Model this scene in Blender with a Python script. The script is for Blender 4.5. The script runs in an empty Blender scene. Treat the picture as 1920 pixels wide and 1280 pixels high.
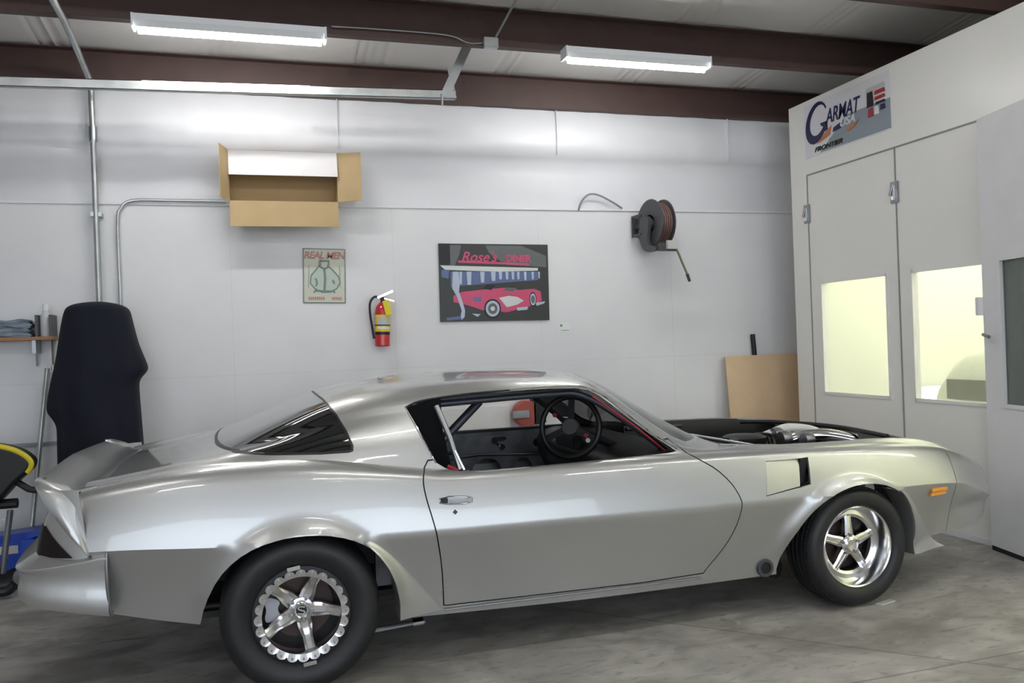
import bpy, bmesh, math, random
from mathutils import Vector, Matrix
random.seed(7)
sc = bpy.context.scene
COL = sc.collection
PI = math.pi

# ------------------------------------------------------------------ materials
def mat(name, base, rough=.5, metal=0., coat=0., spec=.5, emis=None, estr=0., bump=None, noise=None, alpha=1., trans=0., coat_rough=.05):
    m = bpy.data.materials.new(name); m.use_nodes = True
    nt = m.node_tree; b = nt.nodes['Principled BSDF']
    b.inputs['Base Color'].default_value = (*base, 1)
    b.inputs['Roughness'].default_value = rough
    b.inputs['Metallic'].default_value = metal
    b.inputs['Coat Weight'].default_value = coat
    b.inputs['Coat Roughness'].default_value = coat_rough
    b.inputs['Specular IOR Level'].default_value = spec
    b.inputs['Alpha'].default_value = alpha
    b.inputs['Transmission Weight'].default_value = trans
    if emis:
        b.inputs['Emission Color'].default_value = (*emis, 1)
        b.inputs['Emission Strength'].default_value = estr
    tc = nt.nodes.new('ShaderNodeTexCoord')
    if noise:   # (scale, colour2, amount)
        n = nt.nodes.new('ShaderNodeTexNoise'); n.inputs['Scale'].default_value = noise[0]
        n.inputs['Detail'].default_value = 6
        nt.links.new(tc.outputs['Object'], n.inputs['Vector'])
        r = nt.nodes.new('ShaderNodeValToRGB')
        r.color_ramp.elements[0].position = .35; r.color_ramp.elements[1].position = .7
        r.color_ramp.elements[0].color = (*base, 1)
        c2 = [base[i]*(1-noise[2])+noise[1][i]*noise[2] for i in range(3)]
        r.color_ramp.elements[1].color = (*c2, 1)
        nt.links.new(n.outputs['Fac'], r.inputs['Fac']); nt.links.new(r.outputs['Color'], b.inputs['Base Color'])
    if bump:    # (scale, strength)
        n = nt.nodes.new('ShaderNodeTexNoise'); n.inputs['Scale'].default_value = bump[0]; n.inputs['Detail'].default_value = 4
        nt.links.new(tc.outputs['Object'], n.inputs['Vector'])
        bp = nt.nodes.new('ShaderNodeBump'); bp.inputs['Strength'].default_value = bump[1]; bp.inputs['Distance'].default_value = .01
        nt.links.new(n.outputs['Fac'], bp.inputs['Height']); nt.links.new(bp.outputs['Normal'], b.inputs['Normal'])
    return m

M = {}
M['paint'] = mat('silver_paint', (.53,.53,.52), .34, .78, 1., coat_rough=.04)
M['paint_in'] = mat('dark_inside', (.02,.02,.022), .6)
M['black'] = mat('black_plastic', (.007,.007,.008), .45)
M['satin'] = mat('satin_black', (.009,.009,.011), .4)
M['rubber'] = mat('tyre_rubber', (.010,.010,.0115), .5, noise=(14,(.02,.02,.022),.5))
M['alu'] = mat('polished_alloy', (.78,.78,.79), .16, 1.)
M['chrome'] = mat('chrome', (.85,.85,.86), .08, 1.)
M['steel'] = mat('brushed_steel', (.35,.36,.38), .35, 1.)
M['galv'] = mat('galvanised_steel', (.42,.44,.44), .38, .8, noise=(9,(.6,.62,.62),.6))
M['caliper'] = mat('caliper_grey', (.55,.55,.6), .5)
M['rotor'] = mat('rotor_rust', (.06,.04,.035), .5, .5)
M['tint'] = mat('tinted_glass', (.006,.008,.008), .03, 0, 1., alpha=.93)
M['glass'] = mat('windscreen_glass', (.10,.13,.11), .03, 0, 1., alpha=.62)
M['amber'] = mat('amber_lens', (.9,.33,.01), .25, coat=.6)
M['lamp'] = mat('smoked_lens', (.012,.008,.008), .5, coat=.0, spec=.25)
M['red'] = mat('red_paint', (.30,.015,.02), .4)
M['redreel'] = mat('red_reel', (.42,.09,.07), .5)
M['primer'] = mat('bare_door_metal', (.26,.265,.29), .45, .3, noise=(9,(.12,.11,.11),.8), bump=(20,.3))
M['cage'] = mat('cage_tube', (.06,.065,.08), .3, .5)
M['tub'] = mat('grey_wheel_tub', (.09,.09,.10), .6)
M['wall'] = mat('white_board', (.80,.80,.81), .55, noise=(1.6,(.74,.74,.76),.8), bump=(3,.08))
M['vinyl'] = mat('white_vinyl', (.76,.76,.79), .33, noise=(1.1,(.68,.68,.71),.7), bump=(2.2,.25))
M['booth'] = mat('booth_white', (.84,.83,.79), .35, noise=(2,(.80,.80,.765),.6))
M['boothdoor'] = mat('booth_open_leaf', (.82,.82,.84), .4, noise=(5,(.74,.74,.76),.5))
M['booth_in'] = mat('booth_inside', (.85,.86,.76), .6)
M['seal'] = mat('grey_seal', (.30,.30,.28), .6)
M['purlin'] = mat('brown_purlin', (.075,.042,.037), .55, noise=(6,(.095,.055,.048),.6))
M['deck'] = mat('roof_insulation', (.80,.78,.77), .45, noise=(1.2,(.70,.68,.67),.6), bump=(2.5,.3))
M['fixture'] = mat('fixture_white', (.75,.77,.80), .4)
M['card'] = mat('cardboard', (.50,.36,.19), .8, noise=(5,(.44,.32,.17),.6))
M['cardw'] = mat('box_white_print', (.80,.77,.77), .55)
M['navy'] = mat('navy_cloth', (.004,.0055,.015), .9, bump=(60,.2))
M['ply'] = mat('plywood', (.74,.54,.34), .6, noise=(4,(.64,.46,.29),.8))
M['wood'] = mat('shelf_wood', (.40,.20,.09), .6)
M['white'] = mat('white_plastic', (.82,.82,.82), .5)
M['bottle'] = mat('cloudy_bottle', (.66,.68,.69), .4)
M['rag'] = mat('blue_grey_rag', (.22,.27,.33), .9, noise=(12,(.34,.38,.44),.7))
M['yellow'] = mat('yellow_vinyl', (.75,.62,.03), .5)
M['blue'] = mat('blue_enamel', (.012,.06,.42), .35)
M['exred'] = mat('extinguisher_red', (.55,.015,.02), .3, coat=.5)
M['exlabel'] = mat('label_yellow', (.80,.62,.02), .5)
M['lgrey'] = mat('label_grey', (.55,.55,.52), .5)
M['reel'] = mat('reel_metal', (.085,.085,.09), .45, .4)
M['hose'] = mat('hose_brown', (.14,.075,.065), .5)
M['hosetail'] = mat('hose_tan', (.20,.18,.12), .5)
M['gline'] = mat('grey_air_line', (.25,.28,.32), .5)
M['green'] = mat('green_mark', (.05,.35,.12), .6)
M['plastic_sheet'] = mat('masking_sheet', (.80,.82,.72), .45, bump=(9,.9))
M['sheetdark'] = mat('sheeted_glass', (.22,.23,.19), .5)
M['pblack'] = mat('poster_dark', (.030,.032,.030), .35)
M['pgrey'] = mat('poster_grey', (.12,.13,.13), .35)
M['ppink'] = mat('poster_pink', (.62,.07,.17), .35)
M['prose'] = mat('poster_rose', (.55,.10,.15), .35)
M['plight'] = mat('poster_light', (.48,.54,.66), .35)
M['pwhite'] = mat('poster_white', (.66,.70,.68), .35)
M['pblue'] = mat('poster_blue', (.10,.15,.30), .35)
M['tin'] = mat('tin_sign_cream', (.58,.60,.48), .4)
M['tinline'] = mat('tin_sign_ink', (.20,.27,.26), .45)
M['tinshade'] = mat('tin_sign_pale_green', (.48,.56,.48), .45)
M['tinred'] = mat('tin_sign_red', (.50,.22,.19), .45)
M['sgrey'] = mat('sign_grey', (.28,.33,.37), .4)
M['swhite'] = mat('sign_white', (.74,.74,.78), .4)
M['snavy'] = mat('sign_navy', (.012,.014,.075), .4)
M['sorange'] = mat('sign_orange', (.55,.20,.09), .4)
M['sred'] = mat('sign_red', (.40,.03,.03), .4)
M['tube'] = mat('lit_tube', (1,1,1), .5, emis=(1,1,.97), estr=19.)
M['glowwhite'] = mat('glowing_white', (1,1,1), .5, emis=(1,1,.98), estr=2.2)  # plain white glow for the rail streak and the booth panel
M['tube_booth'] = mat('lit_booth_tube', (1,1,1), .5, emis=(1,1,.80), estr=4.6)
M['apron'] = mat('concrete_apron', (.38,.38,.37), .8, noise=(.7,(.30,.30,.29),.6))
M['joint'] = mat('wall_joint', (.68,.68,.69), .6)
M['trimblack'] = mat('matt_black_trim', (.004,.004,.005), .85, spec=.2)
M['day'] = mat('hose_clear', (.8,.8,.74), .3)
M['boothglass'] = mat('booth_pane', (.9,.95,.9), .02, 0, 0, alpha=.08)
M['leafglass'] = mat('green_pane', (.16,.19,.165), .05, 0, .6, alpha=.70)

def paint_nodes(m):     # metallic flake sparkle in the silver paint
    nt = m.node_tree; b = nt.nodes['Principled BSDF']
    tc = nt.nodes.new('ShaderNodeTexCoord'); v = nt.nodes.new('ShaderNodeTexNoise')
    v.inputs['Scale'].default_value = 2.2; v.inputs['Detail'].default_value = 3
    mr = nt.nodes.new('ShaderNodeMapRange'); mr.inputs['To Min'].default_value = .33; mr.inputs['To Max'].default_value = .42
    nt.links.new(tc.outputs['Object'], v.inputs['Vector']); nt.links.new(v.outputs['Fac'], mr.inputs['Value'])
    nt.links.new(mr.outputs['Result'], b.inputs['Roughness'])
paint_nodes(M['paint'])

def floor_mat():
    m = bpy.data.materials.new('stained_concrete'); m.use_nodes = True; nt = m.node_tree; b = nt.nodes['Principled BSDF']
    L = nt.links.new; N = nt.nodes.new
    tc = N('ShaderNodeTexCoord')
    def noise(scale, detail, stretch=(1,1,1), lo=.3, hi=.7, dist=0):
        mp = N('ShaderNodeMapping'); mp.inputs['Scale'].default_value = stretch
        L(tc.outputs['Object'], mp.inputs['Vector'])
        n = N('ShaderNodeTexNoise'); n.inputs['Scale'].default_value = scale; n.inputs['Detail'].default_value = detail
        n.inputs['Distortion'].default_value = dist
        L(mp.outputs['Vector'], n.inputs['Vector'])
        r = N('ShaderNodeMapRange'); r.inputs['From Min'].default_value = lo; r.inputs['From Max'].default_value = hi
        L(n.outputs['Fac'], r.inputs['Value']); return r.outputs['Result']
    def mix(a, bcol, fac):
        x = N('ShaderNodeMix'); x.data_type = 'RGBA'
        if isinstance(a, tuple): x.inputs['A'].default_value = (*a,1)
        else: L(a, x.inputs['A'])
        x.inputs['B'].default_value = (*bcol,1)
        if isinstance(fac, float): x.inputs['Factor'].default_value = fac
        else: L(fac, x.inputs['Factor'])
        return x.outputs['Result']
    c = mix((.27,.255,.235), (.50,.475,.44), noise(3.1, 10, (1,1.5,1), dist=.8))
    c = mix(c, (.17,.155,.135), noise(1.3, 8, (1,1.8,1), .50, .78, 1.2))
    c = mix(c, (.13,.12,.11), noise(7, 8, (.5,2.5,1), .62, .85, .5))
    c = mix(c, (.20,.185,.165), noise(16, 8, (.8,1.6,1), .56, .8, .4))
    c = mix(c, (.62,.60,.57), noise(5, 9, (1,2,1), .64, .85, 1.))
    # slab joints: one parallel to the wall, one running off diagonally
    sp = N('ShaderNodeSeparateXYZ'); L(tc.outputs['Object'], sp.inputs[0])
    def mth(op, a, bb):
        x = N('ShaderNodeMath'); x.operation = op
        for i, q in enumerate((a, bb)):
            if isinstance(q, (int,float)): x.inputs[i].default_value = q
            else: L(q, x.inputs[i])
        return x.outputs[0]
    j1 = mth('LESS_THAN', mth('ABSOLUTE', mth('SUBTRACT', sp.outputs['Y'], 2.745), 0), .006)
    dsum = mth('MULTIPLY', mth('SUBTRACT', mth('ADD', mth('MULTIPLY', sp.outputs['X'], 1.0), sp.outputs['Y']), 5.52), .707)
    j2 = mth('LESS_THAN', mth('ABSOLUTE', dsum, 0), .006)
    j1 = mth('MULTIPLY', j1, mth('GREATER_THAN', sp.outputs['X'], 2.1))
    c = mix(c, (.10,.095,.09), mth('MULTIPLY', mth('MAXIMUM', j1, j2), .5))
    L(c, b.inputs['Base Color'])
    b.inputs['Roughness'].default_value = .62
    n = N('ShaderNodeTexNoise'); n.inputs['Scale'].default_value = 40; n.inputs['Detail'].default_value = 6
    L(tc.outputs['Object'], n.inputs['Vector'])
    bp = N('ShaderNodeBump'); bp.inputs['Strength'].default_value = .15; bp.inputs['Distance'].default_value = .01
    L(n.outputs['Fac'], bp.inputs['Height']); L(bp.outputs['Normal'], b.inputs['Normal'])
    return m
M['floor'] = floor_mat()

# ------------------------------------------------------------------ helpers
def tag(o, label=None, cat=None, group=None, kind=None):
    if label: o['label'] = label
    if cat: o['category'] = cat
    if group: o['group'] = group
    if kind: o['kind'] = kind
    return o
def empty(name, loc, label, cat, group=None, rz=0):
    o = bpy.data.objects.new(name, None); COL.objects.link(o); o.location = loc; o.rotation_euler = (0,0,rz)
    o.empty_display_size = .1
    return tag(o, label, cat, group)
def link(name, me, m, parent=None, loc=None, smooth=True, angle=35):
    o = bpy.data.objects.new(name, me); COL.objects.link(o)
    if m is not None:
        me.materials.clear()
        for q in (m if isinstance(m, (list,tuple)) else [m]): me.materials.append(q)
    if smooth:
        me.polygons.foreach_set('use_smooth', [True]*len(me.polygons))
        me.set_sharp_from_angle(angle=math.radians(angle))
    if parent: o.parent = parent
    if loc: o.location = loc
    return o
class MB:
    def __init__(s): s.bm = bmesh.new()
    def box(s, x0,x1,y0,y1,z0,z1, mi=0, bev=0):
        r = bmesh.ops.create_cube(s.bm, size=1)
        vs = r['verts']
        for v in vs:
            v.co = Vector(((x0+x1)/2+v.co.x*(x1-x0), (y0+y1)/2+v.co.y*(y1-y0), (z0+z1)/2+v.co.z*(z1-z0)))
        fs = set(f for v in vs for f in v.link_faces)
        for f in fs: f.material_index = mi
        if bev:
            bmesh.ops.bevel(s.bm, geom=list(set(e for v in vs for e in v.link_edges)), offset=bev, segments=2, affect='EDGES')
        return s
    def obox(s, c, ax, ay, az, mi=0):   # oriented box: centre + half vectors
        c,ax,ay,az = map(Vector,(c,ax,ay,az)); vs=[]
        for i in (-1,1):
            for j in (-1,1):
                for k in (-1,1): vs.append(s.bm.verts.new(c+ax*i+ay*j+az*k))
        for q in ((0,1,3,2),(4,6,7,5),(0,4,5,1),(2,3,7,6),(0,2,6,4),(1,5,7,3)):
            f = s.bm.faces.new([vs[a] for a in q]); f.material_index = mi
        bmesh.ops.recalc_face_normals(s.bm, faces=list(set(f for v in vs for f in v.link_faces)))
        return s
    def tube(s, pts, r, n=12, closed=False, mi=0, caps=True):
        pts=[Vector(p) for p in pts]; N=len(pts); rings=[]
        rs = r if isinstance(r,(list,tuple)) else [r]*N
        prev=None
        for i,p in enumerate(pts):
            if closed: t=(pts[(i+1)%N]-pts[i-1])
            else: t=pts[min(i+1,N-1)]-pts[max(i-1,0)]
            t.normalize()
            if prev is None:
                a = Vector((0,0,1)) if abs(t.z)<.9 else Vector((1,0,0))
                u=(a-t*a.dot(t)).normalized()
            else: u=(prev-t*prev.dot(t)).normalized()
            prev=u; w=t.cross(u)
            rings.append([s.bm.verts.new(p+(u*math.cos(2*PI*k/n)+w*math.sin(2*PI*k/n))*rs[i]) for k in range(n)])
        for i in range(N if closed else N-1):
            a,b=rings[i],rings[(i+1)%N]
            for k in range(n):
                f=s.bm.faces.new((a[k],a[(k+1)%n],b[(k+1)%n],b[k])); f.material_index=mi
        if caps and not closed:
            s.bm.faces.new(rings[0][::-1]).material_index=mi; s.bm.faces.new(rings[-1]).material_index=mi
        return s
    def lathe(s, prof, n=64, c=(0,0,0), axis='Y', close=False, mi=0):   # prof: (r, h)
        rings=[]
        for r,h in prof:
            ring=[]
            for k in range(n):
                a=2*PI*k/n
                if axis=='Y': p=Vector((r*math.cos(a), h, r*math.sin(a)))
                elif axis=='X': p=Vector((h, r*math.cos(a), r*math.sin(a)))
                else: p=Vector((r*math.cos(a), r*math.sin(a), h))
                ring.append(s.bm.verts.new(p+Vector(c)))
            rings.append(ring)
        R=len(rings)
        fs=[]
        for i in range(R if close else R-1):
            a,b=rings[i],rings[(i+1)%R]
            for k in range(n):
                f=s.bm.faces.new((a[k],a[(k+1)%n],b[(k+1)%n],b[k])); f.material_index=mi; fs.append(f)
        if not close:
            for q in (rings[0],rings[-1]):
                f=s.bm.faces.new(q); f.material_index=mi; fs.append(f)
        bmesh.ops.recalc_face_normals(s.bm, faces=fs)
        return s
    def prism(s, poly, a0, a1, plane='XZ', mi=0):
        def P(u,v,w): return {'XZ':(u,w,v),'YZ':(w,u,v),'XY':(u,v,w)}[plane]
        A=[s.bm.verts.new(P(u,v,a0)) for u,v in poly]; B=[s.bm.verts.new(P(u,v,a1)) for u,v in poly]
        n=len(poly); fs=[s.bm.faces.new(A),s.bm.faces.new(B[::-1])]
        for i in range(n): fs.append(s.bm.faces.new((A[i],B[i],B[(i+1)%n],A[(i+1)%n])))
        for f in fs: f.material_index=mi
        bmesh.ops.recalc_face_normals(s.bm, faces=fs)
        return s
    def grid(s, rows, closed_u=False, mi=0):
        R=[[s.bm.verts.new(p) for p in r] for r in rows]
        for i in range(len(R)-1):
            m=len(R[i])
            for k in range(m if closed_u else m-1):
                f=s.bm.faces.new((R[i][k],R[i][(k+1)%m],R[i+1][(k+1)%m],R[i+1][k])); f.material_index=mi
        return s
    def mesh(s, name='m'):
        me=bpy.data.meshes.new(name); s.bm.to_mesh(me); s.bm.free(); return me
    def build(s, name, m, parent=None, loc=None, smooth=True, angle=35):
        return link(name, s.mesh(name), m, parent, loc, smooth, angle)
def apply_mods(o):
    dg=bpy.context.evaluated_depsgraph_get(); dg.update()
    me=bpy.data.meshes.new_from_object(o.evaluated_get(dg)); o.modifiers.clear(); old=o.data; o.data=me
    return o
def solidify(o, th, offset=-1, mo=0):
    m=o.modifiers.new('s','SOLIDIFY'); m.thickness=th; m.offset=offset; m.use_even_offset=False
    if mo: m.material_offset=mo; m.material_offset_rim=0
    return apply_mods(o)
def boolean(o, cut, op='DIFFERENCE', keep=False):
    m=o.modifiers.new('b','BOOLEAN'); m.object=cut; m.operation=op; m.solver='EXACT'
    apply_mods(o)
    if not keep: bpy.data.objects.remove(cut)
    return o
def cutter(poly, a0, a1, plane='XZ'):
    o = link('cutter', MB().prism(poly,a0,a1,plane).mesh(), M['paint'], smooth=False); return o
def dupe(o):
    c=o.copy(); c.data=o.data.copy(); COL.objects.link(c); return c
def finish(o, name, m, parent, angle=28):
    o.name=name; me=o.data
    me.materials.clear()
    for q in (m if isinstance(m,(list,tuple)) else [m]): me.materials.append(q)
    me.polygons.foreach_set('use_smooth',[True]*len(me.polygons)); me.set_sharp_from_angle(angle=math.radians(angle))
    o.parent=parent; return o
def offset_poly(poly, d):       # positive d shrinks
    n=len(poly); A=sum(poly[i][0]*poly[(i+1)%n][1]-poly[(i+1)%n][0]*poly[i][1] for i in range(n))
    sgn=1 if A>0 else -1; out=[]
    for i in range(n):
        p=Vector(poly[i]); a=(p-Vector(poly[i-1])).normalized(); b=(Vector(poly[(i+1)%n])-p).normalized()
        na=Vector((-a.y,a.x))*sgn; nb=Vector((-b.y,b.x))*sgn
        q=(na+nb); L=q.length
        if L<1e-6: q=na; k=1
        else: q/=L; k=1/max(.5,q.dot(na))
        r=p+q*d*k; out.append((r.x,r.y))
    return out
def chaikin(poly, it=2, closed=True):
    for _ in range(it):
        out=[]; n=len(poly)
        for i in range(n if closed else n-1):
            a,b=poly[i],poly[(i+1)%n]
            out.append(tuple(a[k]*.75+b[k]*.25 for k in range(len(a)))); out.append(tuple(a[k]*.25+b[k]*.75 for k in range(len(a))))
        if not closed: out=[poly[0]]+out+[poly[-1]]
        poly=out
    return poly
def spline(tab):    # smooth monotone interpolation of [(x, v)...]
    xs=[t[0] for t in tab]; ys=[t[1] for t in tab]; n=len(xs)
    d=[(ys[i+1]-ys[i])/(xs[i+1]-xs[i]) for i in range(n-1)]
    m=[d[0]]+[0 if d[i-1]*d[i]<=0 else 2*d[i-1]*d[i]/(d[i-1]+d[i]) for i in range(1,n-1)]+[d[-1]]
    def f(x):
        if x<=xs[0]: return ys[0]
        if x>=xs[-1]: return ys[-1]
        i=max(k for k in range(n-1) if xs[k]<=x)
        h=xs[i+1]-xs[i]; t=(x-xs[i])/h
        return ys[i]*(2*t**3-3*t*t+1)+m[i]*h*(t**3-2*t*t+t)+ys[i+1]*(3*t*t-2*t**3)+m[i+1]*h*(t**3-t*t)
    return f
def catmull(pts, n=8):
    P=[Vector(p) for p in pts]; out=[]
    for i in range(len(P)-1):
        a=P[max(i-1,0)];b=P[i];c=P[i+1];d=P[min(i+2,len(P)-1)]
        for k in range(n):
            t=k/n; out.append(.5*((2*b)+(c-a)*t+(2*a-5*b+4*c-d)*t*t+(3*b-a-3*c+d)*t**3))
    out.append(P[-1]); return out
def text_mesh(txt, size, shear=0, extrude=.0015, bold=0, spacing=1.):
    cu=bpy.data.curves.new('t','FONT'); cu.body=txt; cu.size=size; cu.shear=shear; cu.extrude=extrude; cu.offset=bold; cu.space_character=spacing
    cu.align_x='CENTER'; cu.align_y='CENTER'
    o=bpy.data.objects.new('t',cu); COL.objects.link(o)
    dg=bpy.context.evaluated_depsgraph_get(); dg.update()
    me=bpy.data.meshes.new_from_object(o.evaluated_get(dg)); bpy.data.objects.remove(o)
    return me

# ================================================================== ROOM
WY=6.5      # back wall
def struct(name, mb, m, parent=None, label=None, smooth=False):
    o=mb.build(name,m,parent,smooth=smooth)
    if parent is None: o['kind']='structure'
    if label: o['label']=label
    return o
struct('floor', MB().box(-5,9,-5,WY+.1,-.1,0), M['floor'], label='stained grey concrete floor with slab joints')
struct('wall_back', MB().box(-5,9,WY-.03,WY+.1,0,2.515), M['wall'], label='white painted board wall, lower part behind the car')
# upper wall: white vinyl faced insulation bellying out over the girt
rows=[]
prof=[(2.515,.0),(2.6,.005),(2.8,.0),(2.90,.0),(2.935,.025),(2.97,.055),(3.05,.065),(3.2,.06),(3.36,.045),(3.6,.03)]
for z,d in prof:
    rows.append([Vector((-5+14*k/140, WY-.01-d-.006*math.sin(k*2.1)*(1 if d else 0)-.004*math.sin(k*.7+z*3), z)) for k in range(141)])
o=struct('wall_back_upper', MB().grid(rows[::-1]), M['vinyl'], smooth=True, label='shiny white vinyl insulation on the upper back wall')
struct('trim_1', MB().box(-5,9,WY-.045,WY-.005,2.50,2.518), M['wall'], label='thin ledge where board wall meets the insulation')
for i,x in enumerate((.62,2.42,4.05)):
    struct('trim_%d'%(i+2), MB().box(x-.002,x+.002,WY-.085,WY,2.96,3.36), M['vinyl'], label='vertical seam in the white wall insulation')
for i,x in enumerate((-.2,1.02,2.24,3.46)):
    struct('trim_%d'%(i+5), MB().box(x-.0015,x+.0015,WY-.0308,WY-.02,0,2.5), M['joint'], label='faint joint between white wall boards')
struct('trim_9', MB().box(-5,4.3,WY-.0308,WY-.02,1.232,1.235), M['joint'], label='faint level joint across the white wall')
struct('wall_left', MB().box(-5.1,-5,-5,WY,0,4.4), M['wall'])
struct('wall_front', MB().box(-5,-4.6,-5.1,-5,0,4.9).box(5.0,9,-5.1,-5,0,4.9).box(-4.6,5.0,-5.1,-5,3.1,4.9), M['wall'], label='white wall behind the camera with an unseen doorway added for daylight on the car side')  # opening added so the sky brightens and reflects in the car side
struct('floor_outside', MB().box(-30,30,-40,-5,-.12,-.02), M['apron'], label='pale concrete apron added outside the unseen doorway')  # unseen ground added beyond the opening, reflected in the paint
struct('wall_right', MB().box(9,9.1,-5,WY,0,4.9), M['wall'])
# roof deck sloping up towards the camera, with standing insulation folds
def roofz(y): return 3.575+(6.4-y)*.085
rows=[]
for j in range(2):
    y=(-5,WY+.1)[j]
    rows.append([Vector((-5+14*k/700, y, roofz(y)+(.010*abs(math.sin(k*.9)) if (k//6)%9 in (3,4) else .0)+.006*math.sin(k*.11))) for k in range(701)])
struct('ceiling', MB().grid(rows), M['deck'], smooth=True, label='pale metal roof insulation between brown purlins')
labels=['brown steel purlin along the top of the back wall','brown steel purlin carrying the two lit tube lights','dark brown steel purlin at the top right corner']
for i in range(10):
    y=6.38-i*1.05; z=roofz(y)-.01
    b=MB().box(-5,9,y-.003,y+.003,z-.235,z).box(-5,9,y,y+.065,z-.237,z-.231).box(-5,9,y-.065,y,z-.005,z+.001)
    x=-4.8
    if i<3:
        while x<8.8:
            for q in (0,.13): b.lathe([(.0,-.006),(.008,-.006),(.009,0),(.0,0)],n=8,c=(x+q,y-.002,z-.06),axis='Y')
            x+=1.52 if i else .9
    o=b.build('roof_purlin',M['purlin'],smooth=False)
    tag(o, labels[i] if i<3 else 'brown steel purlin overhead behind the camera','beam','roof purlins', 'structure')

# ---- tube lights
def tube_light(x0,x1,y,z,label,angle=0,housing=True,r=.017):
    t=empty('tube_light',((x0+x1)/2,y,z),label,'light','tube light fixtures under the roof')
    h=(x1-x0)/2
    if housing:
        MB().prism([(-.055,0),(.055,0),(.055,-.035),(.03,-.07),(-.03,-.07),(-.055,-.035)],-h,h,'YZ').build('housing',M['fixture'],t,smooth=False)
        MB().box(-h-.012,-h,-.057,.057,-.075,.002).build('end_cap',M['fixture'],t); MB().box(h,h+.012,-.057,.057,-.075,.002).build('end_cap',M['fixture'],t)
    MB().tube([(-h+.02,0,-.085),(h-.02,0,-.085)],r,12).build('tube',M['tube'],t)
    return t
tube_light(-.655,.445,5.275,3.418,'lit tube light on the purlin, left of the ceiling strut')
tube_light(2.07,3.17,5.275,3.418,'lit tube light on the purlin, nearer the white spray booth')
for y in (2.18,-.97):
    for x in (-1.6,1.1,3.9):
        tube_light(x-.57,x+.57,y,roofz(y)-.247,'lit tube light under the roof behind the camera')

# ---- galvanised pipes and struts
MB().tube(catmull([(-1.02,4.3,3.62),(-1.03,4.9,3.40),(-1.05,5.45,3.40),(-1.085,6.1,3.385),(-1.085,6.34,3.33),(-1.085,6.36,3.2)],8)+[Vector((-1.085,6.38,2.6)),Vector((-1.087,6.40,1.7)),Vector((-1.087,6.42,.3))],.021,14).build('conduit_pipe',M['galv'])
o=bpy.data.objects['conduit_pipe']; tag(o,'thick galvanised conduit pipe running down the wall behind the navy cover','pipe')
MB().lathe([(.029,-.05),(.029,.05)],20,(-1.085,6.375,2.98),'Z').build('coupling',M['steel'],o)
MB().box(-1.12,-1.05,6.37,6.468,2.40,2.43).build('pipe_clamp',M['galv'],o)
pts=catmull([(-.955,6.44,.4),(-.955,6.44,1.8),(-.955,6.44,2.35),(-.93,6.44,2.47),(-.85,6.44,2.525),(-.6,6.44,2.53),(-.22,6.44,2.53)],10)
tag(MB().tube(pts,.012,10).build('thin_conduit',M['galv']),'thin grey conduit bending over at the top of the white board wall','pipe')
# horizontal C-channel rail with tube
t=empty('channel_rail',(0,5.7,3.13),'long galvanised channel rail crossing below the first purlin','rail')
def seg(z0,z1,x0,x1,y): return
yl=5.70
zz=lambda x: 3.112+(x+1.55)*.0245
b=MB()
for (dy0,dy1,dz0,dz1) in ((-.02,-.016,-.03,.03),(-.02,.02,.026,.03),(-.02,.02,-.03,-.026)):
    vs=[]
    x0,x1=-3.2,1.385
    b.obox(((x0+x1)/2,(dy0+dy1)/2,zz((x0+x1)/2)-3.13+(dz0+dz1)/2),((x1-x0)/2,0,(zz(x1)-zz(x0))/2),(0,(dy1-dy0)/2,0),(0,0,(dz1-dz0)/2))
b.build('channel',M['galv'],t,smooth=False)
tl=empty('streak_tube',(-.13,yl-.03,0),'glowing tube for the bright streak along the galvanised channel rail','light')
MB().tube([(-.54,0,zz(-.67)+.005),(.50,0,zz(.37)+.005)],.021,12).build('tube',M['glowwhite'],tl)  # emissive tube stands in for the bright streak on the rail
# hanger angle iron + brace at the rail end
t=empty('hanger_strut',(1.3,5.7,3.2),'slanted galvanised angle iron hanging the end of the channel rail','strut')
MB().obox((.115,-.02,.20),(.115,0,.235),(.028,0,-.014),(0,.003,0)).obox((.09,.0,.20),(.115,0,.235),(.002,0,-.001),(0,.022,0)).build('angle_iron',M['galv'],t,smooth=False)
MB().obox((.06,-.012,.07),(-.018,0,.11),(.012,0,.002),(0,.003,0)).build('brace',M['galv'],t,smooth=False)
MB().tube([(-.02,-.03,-.10),(-.02,-.03,-.02)],.008,8).build('bolt',M['steel'],t)
t=empty('junction_box',(1.545,5.325,3.425),'small grey junction box with rigid conduit on the purlin','box')
MB().box(-.05,.05,-.045,.0,-.035,.035,bev=.004).build('box_body',M['galv'],t)
MB().tube([(.03,-.02,.03),(.12,-.26,.215),(.20,-.55,.22),(.27,-.90,.245)],.009,10).build('conduit',M['galv'],t)
MB().tube(catmull([(-.05,-.02,.0),(-.16,-.03,-.01),(-.3,-.03,.03),(-.7,-.03,.035),(-1.05,-.03,.03)],6),.005,8).build('wire',M['steel'],t)

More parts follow.
